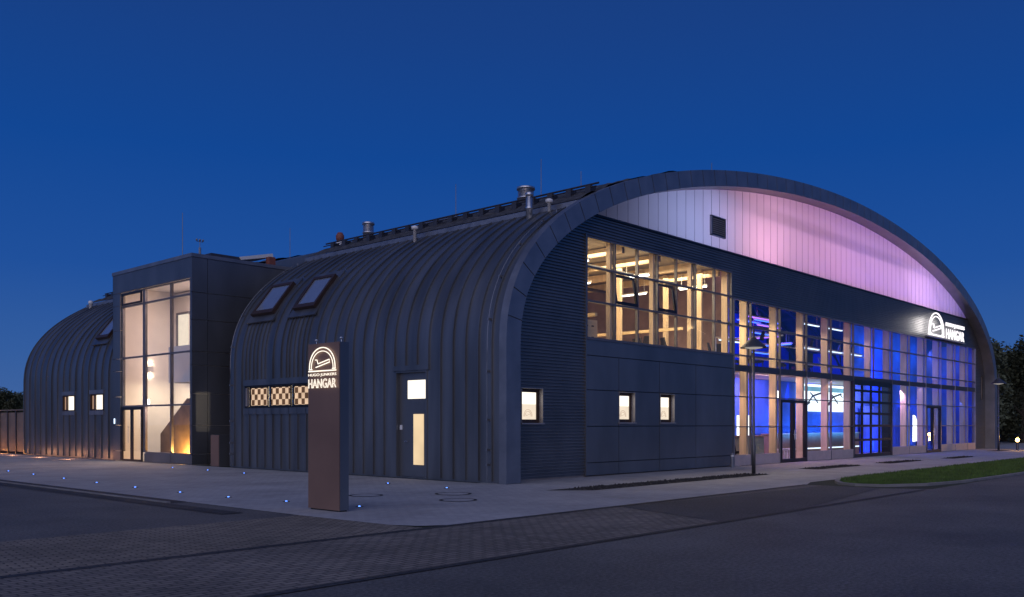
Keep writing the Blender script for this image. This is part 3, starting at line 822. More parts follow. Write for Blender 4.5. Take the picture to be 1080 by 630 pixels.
# stage spotlights hung from a bar
t = thing('spotlight_bar', 'dark bar with a row of stage spotlights hung above the gallery', 'spotlights', (21, 1.9, 5.6))
mb = MB(); mb.sweep([(14.2, 1.9, 5.65), (28.8, 1.9, 5.65)], .03, 6); mb.build('bar', M['truss'], t)
for k in range(9):
    x = 14.9 + 1.6 * k
    mb = MB(); mb.sweep([(x, 1.9, 5.62), (x, 1.9, 5.45)], .015, 6); mb.sweep([(x - .05, 1.9, 5.48), (x + .12, 2.05, 5.2)], .1, 10, rs=[.07, .11]); mb.build('spotlight', M['dark'], t)
# ------------------------------------------------------------ side door, checker window, wing windows, skylights
XS = SKIN[0][0]      # face of the skin at the foot
def side_frame(s0, s1, z0, z1, nm, m=M['dark'], rec=.14, hood=True):
    mb = MB(); t = .045
    for q in ((s0, s0 + t, z0, z1), (s1 - t, s1, z0, z1), (s0 + t, s1 - t, z1 - t, z1), (s0 + t, s1 - t, z0, z0 + t)): mb.box(XS - .03, XS + rec + .06, q[0], q[1], q[2], q[3])
    return mb.build(nm, m, H)
# door
dr = side_frame(3.2, 4.58, .0, 3.14, 'side_door', M['zinc'])
mb = MB(); mb.box(XS + .10, XS + .16, 3.245, 4.535, .05, 3.09); mb.build('door_leaf', M['panel'], dr)
mb = MB(); mb.box(XS + .085, XS + .098, 3.33, 4.15, 2.33, 2.87); mb.build('transom_pane', M['winwarm' if 0 else 'win'], dr)
mb = MB(); mb.box(XS + .085, XS + .098, 3.46, 3.90, .40, 1.88); mb.build('slit_pane', M['winwarm'], dr)
mb = MB(); mb.sweep([(XS + .10, 4.25, 1.08), (XS + .04, 4.25, 1.08), (XS + .04, 4.12, 1.08)], .012, 6); mb.build('handle', M['steel'], dr)
mb = MB(); mb.box(XS + .075, XS + .098, 4.40, 4.50, 1.42, 1.56); mb.build('keypad', M['white'], dr)
mb = MB(); mb.box(XS - .06, XS + .02, 3.1, 4.68, 3.15, 3.30); mb.build('lintel', M['zinc'], dr)
# checker window
cwn = side_frame(8.6, 12.92, 2.15, 2.95, 'checkered_window', M['dark'])
mb = MB(); mb.box(XS - .05, XS + .02, 8.5, 13.0, 2.955, 3.16); mb.build('lintel', M['zinc'], cwn); mb = MB(); mb.box(XS - .05, XS + .02, 8.5, 13.0, 1.93, 2.145); mb.build('sill', M['zinc'], cwn)
for a, b in ((8.70, 10.02), (10.14, 11.42), (11.54, 12.72)):
    mb = MB(); f = .05
    for q in ((a, a + f, 2.2, 2.9), (b - f, b, 2.2, 2.9), (a + f, b - f, 2.2, 2.24), (a + f, b - f, 2.86, 2.9)): mb.box(XS + .06, XS + .12, q[0], q[1], q[2], q[3])
    fo = mb.build('frame', M['dark'], cwn)
    mb = MB(); mb.box(XS + .085, XS + .10, a + f, b - f, 2.24, 2.86); pane = mb.build('checkered_pane', M['check'], cwn)
mb = MB(); mb.box(XS - .02, XS + .10, 12.80, 12.875, 2.22, 2.88); mb.build('reveal', M['mull_l'], cwn)
for s0, s1 in ((24.75, 26.15), (27.9, 29.3)):
    w = side_frame(s0, s1, 2.2, 2.95, 'wing_window', M['bronze_frame'])
    mb = MB(); mb.box(XS - .05, XS + .02, s0 - .05, s1 + .05, 2.955, 3.13); mb.build('lintel', M['zinc2'], w); mb = MB(); mb.box(XS - .05, XS + .02, s0 - .05, s1 + .05, 2.0, 2.195); mb.build('sill', M['zinc2'], w)
    mb = MB(); mb.box(XS + .09, XS + .11, s0 + .14, s1 - .42, 2.25, 2.9); mb.build('pane', M['win'], w)
    mb = MB(); mb.box(XS + .02, XS + .12, s1 - .40, s1 - .30, 2.25, 2.9); mb.box(XS + .06, XS + .12, s1 - .29, s1 - .05, 2.25, 2.9); mb.build('sash', M['bronze_frame'], w)
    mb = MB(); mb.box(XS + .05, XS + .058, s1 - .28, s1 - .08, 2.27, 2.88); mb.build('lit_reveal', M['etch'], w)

def skylight(s0, s1, z0, z1):
    x0, x1 = x_at(SKIN, z0), x_at(SKIN, z1)
    d = Vector((x1 - x0, 0, z1 - z0)); Ln = d.length; d.normalize(); nrm = Vector((-d.z, 0, d.x)); o = Vector((x0, 0, z0)) - nrm * .10
    def P(a, y, h): q = o + d * a + nrm * h; return (q.x, y, q.z)
    def slab(mb, a0, a1, y0, y1, h0, h1): mb.hexa([P(a0, y0, h0), P(a1, y0, h0), P(a1, y1, h0), P(a0, y1, h0)], [P(a0, y0, h1), P(a1, y0, h1), P(a1, y1, h1), P(a0, y1, h1)])
    mb = MB(); f = .11
    slab(mb, 0, f + .06, s0, s1, 0, .27); slab(mb, Ln - f, Ln, s0, s1, 0, .27); slab(mb, f + .06, Ln - f, s0, s0 + f, 0, .27); slab(mb, f + .06, Ln - f, s1 - f, s1, 0, .27)
    sk = mb.build('skylight', M['bronze_frame'], H)
    mb = MB(); slab(mb, f + .06, Ln - f, s0 + f, s1 - f, .20, .23); mb.build('pane', M['skyglass'], sk)
    mb = MB(); slab(mb, -.30, Ln + .28, s0 - .16, s1 + .16, .085, .14); mb.build('flashing', M['zinc'], sk)
for q in SKY_M + SKY_W: skylight(*q)

# lightning cables clipped on the cladding, antenna rods, flues
def cable(y, nm='lightning_cable'):
    mb = MB(); hp = [(p[0], p[1]) for p in half(SKIN) if p[0] <= 3.3]; up = offset(hp, -.10)
    mb.sweep([(x, y, max(z, .05)) for x, z in up], .011, 5)
    for z in (.5, .9, 1.7, 3.0, 4.4, 5.6, 6.6, 7.4):
        x = x_at(SKIN, z); mb.box(x - .13, x + .03, y - .025, y + .025, z - .03, z + .03)
    mb.build(nm, M['rail'], H)
cable(.72); cable(13.78)
def rod(x, y, z0, z1, parent=H, lean=0): 
    mb = MB(); mb.sweep([(x, y, z0), (x + lean, y + lean, z1)], .02, 6, rs=[.016, .011]); mb.build('lightning_rod', M['rail'], parent)
def flue(x, y, z0, h, r, m=M['steel'], cowl=True, nm='flue'):
    mb = MB(); pr = [(r, z0), (r, z0 + h * .45), (r * 1.12, z0 + h * .46), (r * 1.12, z0 + h * .52), (r, z0 + h * .53), (r, z0 + h * .8)]
    if cowl: pr += [(r * .75, z0 + h * .81), (r * .75, z0 + h * .86), (r * 1.15, z0 + h * .87), (r * 1.15, z0 + h * .97), (r * .7, z0 + h)]
    else: pr += [(r, z0 + h)]
    mb.lathe(x, y, pr, 18); return mb.build(nm, m, H, smooth=True)
flue(3.0, 1.85, 7.6, .95, .10); flue(6.0, 4.65, 9.0, .78, .28)
mb = MB(); mb.lathe(3.1, 1.15, [(.05, 7.6), (.05, 8.12), (.11, 8.13), (.11, 8.22), (.06, 8.25)], 14); mb.build('vent_pipe', M['white'], H, smooth=True)
mb = MB(); mb.lathe(3.03, 7.05, [(.06, 7.6), (.06, 8.18), (.12, 8.19), (.12, 8.28), (.06, 8.31)], 14); mb.build('vent_pipe', M['white'], H, smooth=True)
flue(5.96, 13.25, 9.0, .86, .22); 
mb = MB(); mb.lathe(5.84, 15.0, [(.18, 8.8), (.16, 9.25), (.12, 9.27)], 14); mb.build('vent_base', M['white'], H, smooth=True)
mb = MB(); mb.lathe(5.84, 15.0, [(.10, 9.26), (.17, 9.36), (.18, 9.52), (.10, 9.66)], 14); mb.build('vent_cowl', M['redcap'], H, smooth=True)
mb = MB(); mb.lathe(2.95, 33.0, [(.09, 7.6), (.09, 7.98), (.12, 8.0), (.12, 8.12), (.07, 8.16)], 12); mb.build('vent_pipe', M['white'], H, smooth=True)
rod(5.96, 3.92, 9.0, 10.6); rod(5.97, 8.1, 9.0, 10.5); rod(5.96, 2.2, 9.0, 9.85); rod(10.75, .15, 10.3, 10.75); rod(5.97, 18.9, 7.9, 10.45)
# far roof light behind the ridge rail
mb = MB(); mb.hexa([(6.0, 8.2, 9.2), (8.0, 8.2, 9.2), (8.0, 11.2, 9.2), (6.0, 11.2, 9.2)], [(6.4, 8.6, 9.50), (7.7, 8.6, 9.56), (7.7, 10.2, 9.56), (6.4, 10.2, 9.50)]); mb.build('roof_dome', M['rail'], H)
# end walls of the vaults
def end_wall(y0, y1, nm, holes=(), xmax=None, m=M['panel']):
    mb = MB(); pr = SKIN
    z = 0
    while z < ZT - .3:
        z1 = z + .25; xl = x_at(pr, z + .25) + .15 if z + .25 < ZT - .3 else W / 2
        iv = [(xl, W - xl)]
        for h in holes:
            if h[2] < z + .125 < h[3]: iv = subtract(iv, h[0], h[1])
        for a, b in iv:
            if b - a > .1: mb.box(a, b, y0, y1, z, z1)
        z = z1
    mb.build(nm, m, H, fix=False)
end_wall(S_END - .16, S_END - .02, 'courtyard_end_wall', [(.5, 1.1, 1.75, 2.75)])
end_wall(S_W1 - .16, S_W1 - .02, 'wing_end_wall'); end_wall(S_W0 + .02, S_W0 + .16, 'wing_inner_wall')
point('side_room_lamp', (1.4, 9.5, 2.6), 160, (1, .8, .55), .06)

# ================================================================== ENTRANCE TOWER
T = thing('entrance_tower', 'dark box stair tower with tall warm lit glazing between the two vaults', 'building', (-.15, 19.7, 0))
TX, A0, A1, TZ = -.15, 16.28, 23.20, 8.12
# right (courtyard) face cassettes, front border panels
mb = MB(); zs = [.02, .43, 1.53, 2.75, 3.85, 4.38, 5.60, 6.65, 8.00]; ys = [TX, .5, 4.0, 7.5]
for a, b in zip(ys, ys[1:]):
    for c, d in zip(zs, zs[1:]): mb.box(a + (.009 if a > 0 else 0), b - .009, A0, A0 + .08, c + .013, d - .013)
mb.build('side_cladding', M['panel'], T)
mb = MB(); mb.box(TX + .02, 7.5, A0 + .085, A0 + .16, 0, 8.0); mb.box(TX + .1, 7.5, A1 - .1, A1 - .02, 0, 8.0); mb.box(7.4, 7.5, A0 + .17, A1 - .11, 0, 8.0); mb.build('core_wall', M['wallw'], T)
mb = MB(); mb.box(TX, 7.5, A1 - .018, A1 + .0, .02, 8.0); mb.build('far_cladding', M['panel'], T)
mb = MB()
gl0, gl1, gz0, gz1 = 16.44, 22.46, .42, 7.20
for c, d in zip(zs, zs[1:]):
    if c < 7: mb.box(TX, TX + .08, gl1 + .01, A1, c + .008, min(d, 7.2) - .008)
mb.box(TX, TX + .08, A0 + .082, gl0, .02, 7.2)
mb.box(TX, TX + .08, A0 + .082, A1, 7.21, 8.0)
mb.build('front_cladding', M['panel'], T)
mb = MB(); mb.box(TX - .03, 7.55, A0 - .03, A1 + .03, 8.0, 8.14); mb.build('parapet_cap', M['zinc2'], T)
mb = MB(); mb.box(TX + .1, 7.4, A0 + .17, A1 - .11, 7.55, 7.7); mb.build('roof_deck', M['wallw'], T)
tw = MB(); GX = TX + .12
MS = [16.47, 18.12, 20.42, 22.43]
for s, w in zip(MS, (.03, .045, .10, .05)): tw.box(GX - .05, GX + .06, s - w, s + w, gz0, gz1)
for z in (6.60, 4.40, 2.34): tw.box(GX - .045, GX + .05, gl0, gl1, z - .035, z + .035)
tw.box(GX - .045, GX + .05, gl0, gl1, gz1 - .05, gz1); tw.box(GX - .05, GX + .05, gl0, 20.3, .36, .44)
two = tw.build('tower_glazing', M['mull'], T)
mb = MB(); mb.quad((GX, gl0, .44), (GX, gl1, .44), (GX, gl1, gz1), (GX, gl0, gz1)); mb.build('pane', M['glass'], two, fix=False)
mb = MB(); mb.box(GX - .06, GX + .05, gl0, 18.1, .02, .36); mb.box(GX - .06, GX + .05, 18.12, 20.36, .02, .36); mb.build('base_panel', M['panel'], two)
mb = MB(); mb.box(GX - .12, GX - .05, 20.55, 22.38, 6.62, 7.14)
mb = MB()
for q in ((20.55, 20.65, 6.64, 7.14), (22.26, 22.36, 6.64, 7.14), (20.65, 22.26, 6.64, 6.72), (20.65, 22.26, 7.06, 7.14)): mb.box(GX - .10, GX - .05, *q)
mb.build('vent_sash', M['dark'], two)
d = MB()
for q in ((20.50, 20.60, .02, 2.30), (22.30, 22.40, .02, 2.30), (20.6, 22.3, 2.18, 2.30), (20.6, 22.3, .02, .10), (21.34, 21.56, .1, 2.18)): d.box(GX - .10, GX - .05, *q)
do = d.build('glazed_entrance_door', M['dark'], T)
mb = MB(); mb.sweep([(GX - .16, 21.62, .8), (GX - .16, 21.62, 1.5)], .016, 8); mb.build('handle', M['steel'], do)
# interior of the tower: floor, landing, stairs, back wall
mb = MB(); mb.box(TX + .2, 7.3, A0 + .18, A1 - .12, -.01, .03); mb.build('tower_floor', M['floor'], T)
mb = MB(); mb.box(2.6, 2.75, A0 + .18, A1 - .12, .03, 7.5); mb.build('stair_back_wall', M['wallw'], T)
mb = MB(); mb.box(.85, 2.58, A0 + .18, 20.0, 3.30, 3.5); mb.box(.78, .85, A0 + .18, 20.0, 3.30, 4.80); mb.build('landing', M['wallw'], T)
mb = MB(); prf = [(20.25, .03), (20.25, 1.18), (18.0, 2.62), (A0 + .2, 2.62), (A0 + .2, .03)]
a = [(.55, y, z) for y, z in prf]; b = [(.65, y, z) for y, z in prf]; mb.v += a + b; K = len(prf)
mb.f.append(tuple(range(K))); mb.mi.append(0); mb.f.append(tuple(range(2 * K - 1, K - 1, -1))); mb.mi.append(0)
for i in range(K): mb.f.append((i, (i + 1) % K, K + (i + 1) % K, K + i)); mb.mi.append(0)
mb.build('stair_balustrade', M['concrete'], T)
mb = MB()
for i in range(12):
    y = 20.2 - .24 * i; z = .03 + .2 * i; mb.box(.66, 1.7, y - .24, y, z, z + .2)
mb.build('stair_flight', M['concrete'], T)
mb = MB(); mb.box(2.54, 2.595, 21.75, 22.6, 4.75, 6.5); uo = mb.build('upper_doorway', M['film'], T)
mb = MB(); mb.box(2.50, 2.595, 22.61, 22.72, 4.75, 6.5); mb.box(2.50, 2.595, 21.64, 22.72, 6.51, 6.6); mb.build('door_frame', M['mull'], uo)
mb = MB(); mb.box(1.35, 1.55, A1 - .25, A1 - .11, 3.9, 4.15); mb.build('wall_sconce', M['white'], T)
mb = MB(); mb.box(TX - .02, TX - .001, 22.98, 23.06, 1.60, 1.82); mb.build('bell_panel', M['lampc'], T)
mb = MB(); mb.box(GX + .3, GX + .36, 20.75, 21.25, 2.42, 2.62); mb.build('exit_sign', M['exit'], T)
# roof kit
mb = MB(); mb.hexa([(1.0, 17.0, 8.15), (2.6, 17.0, 8.15), (2.6, 18.6, 8.15), (1.0, 18.6, 8.15)], [(1.1, 17.1, 8.42), (2.5, 17.1, 8.42), (2.5, 18.5, 8.42), (1.1, 18.5, 8.42)]); mb.build('roof_hatch', M['truss'], T)
mb = MB(); mb.sweep([(.35, 16.6, 8.14), (.35, 16.6, 8.45)], .05, 8); mb.sweep([(.35, 16.6, 8.45), (.35, 16.6, 8.75)], .012, 6); mb.sweep([(.22, 16.6, 8.68), (.48, 16.6, 8.68)], .012, 6)
for xx in (.22, .35, .48): mb.lathe(xx, 16.6, [(.03, 8.70), (.045, 8.74), (.03, 8.78)], 8)
mb.build('weather_sensor', M['rail'], T)
mb = MB(); mb.hexa([(2.4, 17.0, 8.30), (2.4, 18.4, 8.30), (3.9, 18.4, 8.62), (3.9, 17.0, 8.62)], [(2.35, 17.0, 8.42), (2.35, 18.4, 8.42), (3.85, 18.4, 8.76), (3.85, 17.0, 8.76)]); mb.build('smoke_vent', M['white'], T)
mb = MB(); mb.box(3.5, 3.8, 16.7, 16.95, 8.15, 8.55); mb.build('vent_motor', M['redcap'], T)
rod(.0, 17.3, 8.14, 9.86, T)

# ================================================================== LIGHTS INSIDE
warm = (1, .80, .50); wht = (1, .84, .66)
area('tower_ceiling_lamp', (1.4, 19.6, 7.5), (1.4, 19.6, 0), 1.2, 2.0, 140, (1, .68, .55))
area('tower_low_lamp', (1.4, 21.6, 3.25), (1.6, 22.4, 0), .9, 1.5, 42, (1, .78, .50))
point('tower_amber_lamp', (.17, 17.9, .30), 300, (1, .47, .09), .05)
point('sconce_lamp_up', (1.45, A1 - .2, 4.3), 5, (1, .72, .5), .04); point('sconce_lamp_down', (1.45, A1 - .2, 3.75), 5, (1, .72, .5), .04)
for x, y in ((5.5, 2.4), (9.0, 2.4), (12, 2.4)): area('gallery_lamp', (x, y, 7.2), (x, y, 0), 2.5, 2.2, 190, warm)
area('gallery_lamp', (8, 7.5, 7.2), (10, 8.5, 0), 6, 5, 200, (1, .66, .44))
area('gallery_bounce_fill', (8, 1.6, 4.9), (8.6, 3.2, 7.4), 8, .3, 22, warm)  # unseen area lamp added as bounce light for the ceiling
area('hall_blue_wash', (30, 5.2, 4.2), (37, 12.9, 7.0), 9, .8, 1500, (.01, .04, 1.0))
area('hall_blue_wash', (22, 4.4, 4.0), (27, 11, 8.5), 9, 1.2, 1000, (.06, .10, 1.0))
area('hall_violet_wash', (18.6, 3.8, 4.0), (23.5, 9, 8.5), 2, 1.2, 160, (.35, .05, 1.0))
for x, z, c, p in ((24.4, 1.25, (.06, .34, 1), 5), (27.0, 1.25, (.06, .34, 1), 5), (21.5, 1.3, (.2, .2, 1), 5), (32.4, .5, (.05, .2, 1), 5), (34.6, .5, (.1, .3, 1), 6), (38.2, .5, (.04, .16, 1), 5), (41.0, .5, (.04, .16, 1), 4), (33.4, 5.9, (.1, .35, 1), 6), (36.5, 5.9, (.1, .35, 1), 5), (39.5, 5.9, (.1, .3, 1), 4)):
    point('wall_scallop_fill', (x, 2.55, z), p, c, .04)  # unseen point lamps added to break up the even blue on the walls
area('hall_red_wash', (19.6, 4.2, 4.6), (23.5, 7.5, 8.6), 1.0, .4, 90, (1, .02, .10))
area('low_blue_wash', (24.2, 1.75, 1.2), (24.2, 2.9, 1.7), 9, .10, 100, (.05, .30, 1.0))
area('low_blue_wash', (18.3, 1.9, 3.4), (18.6, 2.9, 1.6), 3.4, .2, 120, (.75, .34, 1.0))
area('low_violet_wash', (14.2, 2.4, 3.45), (15.0, 4.5, 1.8), 1.4, .5, 26, (.55, .12, .9))
area('hall_low_blue', (20, 6, 3.4), (27, 11.5, 1.0), 8, 1.5, 260, (.02, .05, 1.0))
area('gate_violet_wash', (30.8, 1.3, 3.3), (31.6, 3.0, 1.4), 1.8, .4, 110, (.7, .45, 1.0))
area('stage_blue_wash', (33, 1.6, .25), (33.6, 2.9, 1.4), 5, .3, 60, (.02, .08, 1.0))
area('stage_blue_wash', (36, 1.5, 6.2), (36, 3.1, 4.6), 12, .3, 140, (.05, .28, 1.0))
area('stage_blue_wash', (40, 1.6, 2.9), (40.5, 2.9, 1.2), 6, .3, 40, (.03, .10, 1.0))
area('stage_mauve_wash', (43, 2.2, 6.2), (44.6, 2.4, 3.0), 1.5, .4, 26, (.6, .4, .9))
for x, pw, c in ((13.4, 14, (1, .74, .46)), (15.9, 13, (1, .74, .46)), (18.4, 9, (1, .72, .50)), (20.9, 6, (.95, .70, .60)), (23.4, 5, (.9, .66, .64)), (25.9, 4, (.9, .6, .56))): area('post_wash', (x, .98, 6.25), (x + 1.0, .85, 3.2), .25, .2, pw, c, R(70))
for x, c in ((13.4, (1, .68, .44)), (15.9, (1, .68, .44)), (18.4, (.45, .32, .4)), (20.9, (.3, .22, .42)), (23.4, (.3, .22, .42))): area('post_wash', (x, .98, 3.48), (x + 1.0, .85, .6), .25, .2, 8, c, R(70))
for x in (30.4, 33.0, 35.6, 38.2, 40.6, 42.6): area('post_wash', (x, .98, 6.25), (x + 1.2, .85, 2.5), .25, .2, 1.8, (.95, .58, .66), R(70))
area('pavement_spill_fill', (19.5, .98, 3.5), (19.0, -1.6, 0), 9, .15, 70, (1, .60, .58))  # unseen lamps added behind the glass to throw light onto the pavement
area('pavement_spill_fill', (33.5, .98, 3.5), (33.0, -1.6, 0), 9, .15, 24, (.45, .4, 1.0))
area('tower_spill_fill', (.1, 20.0, 2.25), (-3.0, 20.0, 0), .2, 3.0, 40, (1, .66, .50))  # unseen lamp added to spill warm tower light onto the paving
# lights behind the lunette: pink with blue at the left end
area('lunette_pink_wash', (25, 4.6, 8.9), (25, .6, 9.2), 22, 1.6, 275, (1, .50, .74), R(110))
area('lunette_pink_wash', (36, 3.6, 8.3), (36, .6, 8.8), 9, .8, 62, (.82, .52, .95), R(110))
area('lunette_blue_wash', (10.5, 3.2, 8.6), (10.0, .6, 8.9), 5, .8, 92, (.46, .52, 1.0))
area('lunette_pink_wash', (15.5, 2.4, 8.3), (15.0, .6, 9.4), 3, .5, 40, (1, .45, .72))

# ================================================================== THINGS IN THE HALL
# poster with aeroplane drawing, its brightness put in as emission
t = thing('aeroplane_poster', 'large bright white poster with an aeroplane drawing inside the hall', 'poster', (26.3, 2.8, 2.6))
mb = MB(); mb.box(23.3, 29.4, 2.80, 2.88, 2.20, 3.52); mb.build('sheet', M['screen'], t)
mb = MB(); mb.box(23.3, 29.4, 2.785, 2.797, 3.18, 3.40); mb.build('sky_band', M['poster_sky_glow'], t)
mb = MB()
def stroke(pts, r=.035): mb.sweep([(x, 2.785, z) for x, z in pts], r, 5)
for ox in (24.3, 26.7):
    stroke([(ox, 2.55), (ox + .6, 2.95), (ox + 1.6, 3.12)], .05); stroke([(ox + .35, 3.1), (ox + .75, 2.9), (ox + 1.2, 2.62)], .04); stroke([(ox + 1.5, 3.1), (ox + 1.75, 2.95)]); stroke([(ox - .2, 2.45), (ox + .3, 2.62)])
mb.build('aeroplane_drawing', M['truss'], t)
# bar counters
def counter(x0, x1, y0, y1, h, m, lab, lit=None):
    t = thing('bar_counter', lab, 'counter', ((x0 + x1) / 2, (y0 + y1) / 2, .02))
    mb = MB(); mb.box(x0 + .05, x1 - .05, y0 + .06, y1 - .05, .02, h - .06); mb.build('front', m, t)
    mb = MB(); mb.box(x0, x1, y0, y1, h - .055, h); mb.build('worktop', M['walnut'], t)
    if lit:
        mb = MB(); mb.box(x0 + .1, x1 - .1, y0 + .03, y0 + .055, .42, .47); mb.build('light_strip', lit, t)
counter(15.2, 17.0, 1.25, 1.8, 1.12, M['counter'], 'grey green bar counter behind the glass left of the double door')
counter(19.2, 29.0, 2.05, 2.6, 1.16, M['walnut'], 'long brown bar counter with a blue light strip behind the low panels', M['lampc'])
# dark high-back chairs on gallery and near the glass
def chair(x, y, z, rot=0):
    t = thing('lounge_chair', 'black lounge chair standing behind the glazed facade', 'chair', (0, 0, 0), 'black lounge chairs in the hall')
    mb = MB(); mb.box(-.26, .26, -.26, .26, .40, .50); mb.build('seat', M['chair'], t)
    mb = MB(); mb.hexa([(-.25, .20, .50), (.25, .20, .50), (.25, .27, .50), (-.25, .27, .50)], [(-.20, .33, 1.05), (.20, .33, 1.05), (.20, .39, 1.05), (-.20, .39, 1.05)]); mb.build('backrest', M['chair'], t)
    for sx in (-.22, .22):
        for sy in (-.22, .22):
            mb = MB(); mb.sweep([(sx, sy, .40), (sx * 1.1, sy * 1.1, 0)], .018, 6); mb.build('leg', M['truss'], t)
    return t
c0 = chair(0, 0, 0)
spots = [(14.9, 2.3, 3.8, .4), (15.8, 2.6, 3.8, 2.0), (18.1, 2.3, 3.8, 1.0), (20.3, 2.4, 3.8, -.7), (21.2, 2.7, 3.8, .6), (22.8, 2.2, 3.8, 2.4), (23.4, 2.8, 3.8, 3.2), (25.6, 2.4, 3.8, .3), (17.4, 3.0, 3.8, .2), (12.0, 2.6, 3.8, .9), (11.0, 3.1, 3.8, 2.6), (11.6, 3.6, 3.8, 1.4),
         (13.65, 1.5, .02, .5), (14.05, 1.9, .02, 2.7), (14.75, 1.45, .02, -.4), (27.6, 4.0, .02, .8), (28.4, 4.6, .02, 2.2)]
for i, (x, y, z, r) in enumerate(spots):
    c = c0 if i == 0 else copy_tree(c0)
    c.location = (x, y, z); c.rotation_euler.z = r
    c['label'] = ('black lounge chair on the floor just behind the low facade panels' if z < 1 else 'black lounge chair up on the gallery inside the warm lit window' if x < 13 else 'black lounge chair up on the blue lit gallery above the spandrel')
def stool(lab=None):
    t = thing('white_stool', 'small white stool seen through the glazed double door', 'stool', (0, 0, 0), 'white stools behind the double door')
    mb = MB(); mb.box(-.2, .2, -.2, .2, .44, .50); mb.build('seat', M['white'], t)
    for sx in (-.17, .17):
        for sy in (-.17, .17):
            mb = MB(); mb.box(sx - .02, sx + .02, sy - .02, sy + .02, 0, .44); mb.build('leg', M['white'], t)
    return t
s0 = stool()
for i, (x, y) in enumerate(((18.6, 1.4), (19.2, 1.6), (19.9, 1.5))):
    c = s0 if i == 0 else copy_tree(s0); c.location = (x, y, .02)
t = thing('lit_display_case', 'bright white display case glowing behind the lamp post', 'display case', (17.3, 2.4, .02))
mb = MB(); mb.box(17.05, 17.5, 2.2, 2.6, 1.0, 1.95); mb.build('glowing_case', M['sail'], t)
mb = MB(); mb.box(17.0, 17.55, 2.15, 2.65, .02, .98); mb.build('plinth', M['wallw'], t)
t = thing('lit_sail_lamp', 'tall white glowing sail shaped lamp behind the far double door', 'lamp', (36.6, 2.6, .02))
mb = MB(); prf = [(-.55, .55), (.5, .62), (.38, .9), (.15, 1.6), (-.25, 2.05), (-.5, 2.1)]
a = [(37.6 + x, 2.1, z) for x, z in prf]; b = [(37.6 + x, 2.18, z) for x, z in prf]; K = len(prf); mb.v += a + b
mb.f.append(tuple(range(K))); mb.mi.append(0); mb.f.append(tuple(range(2 * K - 1, K - 1, -1))); mb.mi.append(0)
for i in range(K): mb.f.append((i, (i + 1) % K, K + (i + 1) % K, K + i)); mb.mi.append(0)
mb.build('sail', M['sail'], t)
mb = MB(); mb.lathe(37.6, 2.14, [(.3, .02), (.3, .06), (.04, .08), (.04, .58)], 14); mb.build('base', M['dark'], t)
t = thing('plywood_locker', 'pale plywood locker at the left end of the warm upper window', 'cabinet', (5.1, 1.5, 3.8))
mb = MB(); mb.box(4.35, 5.45, 1.15, 1.6, 3.8, 4.85); mb.build('body', M['plywood'], t)
mb = MB()
for x in (4.6, 4.9, 5.2):
    for z in (4.3, 4.65): mb.box(x - .05, x + .05, 1.13, 1.148, z - .02, z + .02)
mb.build('finger_slot', M['dark'], t)
t = thing('coat_rack', 'dark tubular coat rack standing beside the plywood locker', 'rack', (5.6, 1.9, 3.8))
mb = MB(); mb.sweep([(5.0, 1.9, 3.8), (5.0, 1.9, 5.15), (5.9, 1.9, 5.15), (5.9, 1.9, 3.8)], .03, 6); mb.build('tube_frame', M['dark'], t)
for x0 in (17.35, 34.55):
    t = thing('exit_sign', 'small bright exit lamp above the near double door' if x0 < 20 else 'small bright exit lamp above the far double door', 'sign', (x0, 1.0, 2.8))
    mb = MB(); mb.box(x0, x0 + .42, 1.0, 1.06, 2.66, 2.95); mb.build('lit_face', M['exit'], t)
    mb = MB(); mb.box(x0 - .02, x0 + .44, 1.065, 1.10, 2.64, 2.97); mb.build('housing', M['white'], t)

# ================================================================== SIGNS
def text_mesh(txt, outline=False, bevel=.0, ext=.0):
    cu = bpy.data.curves.new('txt', 'FONT'); cu.body = txt; cu.align_x = 'LEFT'; cu.size = 1
    cu.space_character = 1.0
    if outline: cu.fill_mode = 'NONE'; cu.bevel_depth = bevel; cu.bevel_resolution = 1
    else: cu.extrude = ext
    ob = bpy.data.objects.new('txt', cu); COL.objects.link(ob)
    bpy.context.view_layer.update()
    me = bpy.data.meshes.new_from_object(ob.evaluated_get(bpy.context.evaluated_depsgraph_get()))
    v = [tuple(q.co) for q in me.vertices]; f = [tuple(p.vertices) for p in me.polygons]
    bpy.data.objects.remove(ob); return v, f
def place_text(txt, org, ux, uz, nrm, width, height, name, m, parent, outline=False, bevel=.03, ext=.03):
    v, f = text_mesh(txt, outline, bevel, ext)
    x0 = min(p[0] for p in v); x1 = max(p[0] for p in v); y0 = min(p[1] for p in v); y1 = max(p[1] for p in v)
    ux, uz, nrm, org = Vector(ux), Vector(uz), Vector(nrm), Vector(org); mb = MB()
    for p in v: mb.v.append(tuple(org + ux * ((p[0] - x0) / (x1 - x0) * width) + uz * ((p[1] - y0) / (y1 - y0) * height) + nrm * p[2] * height))
    mb.f = f; mb.mi = [0] * len(f); return mb.build(name, m, parent, fix=False)
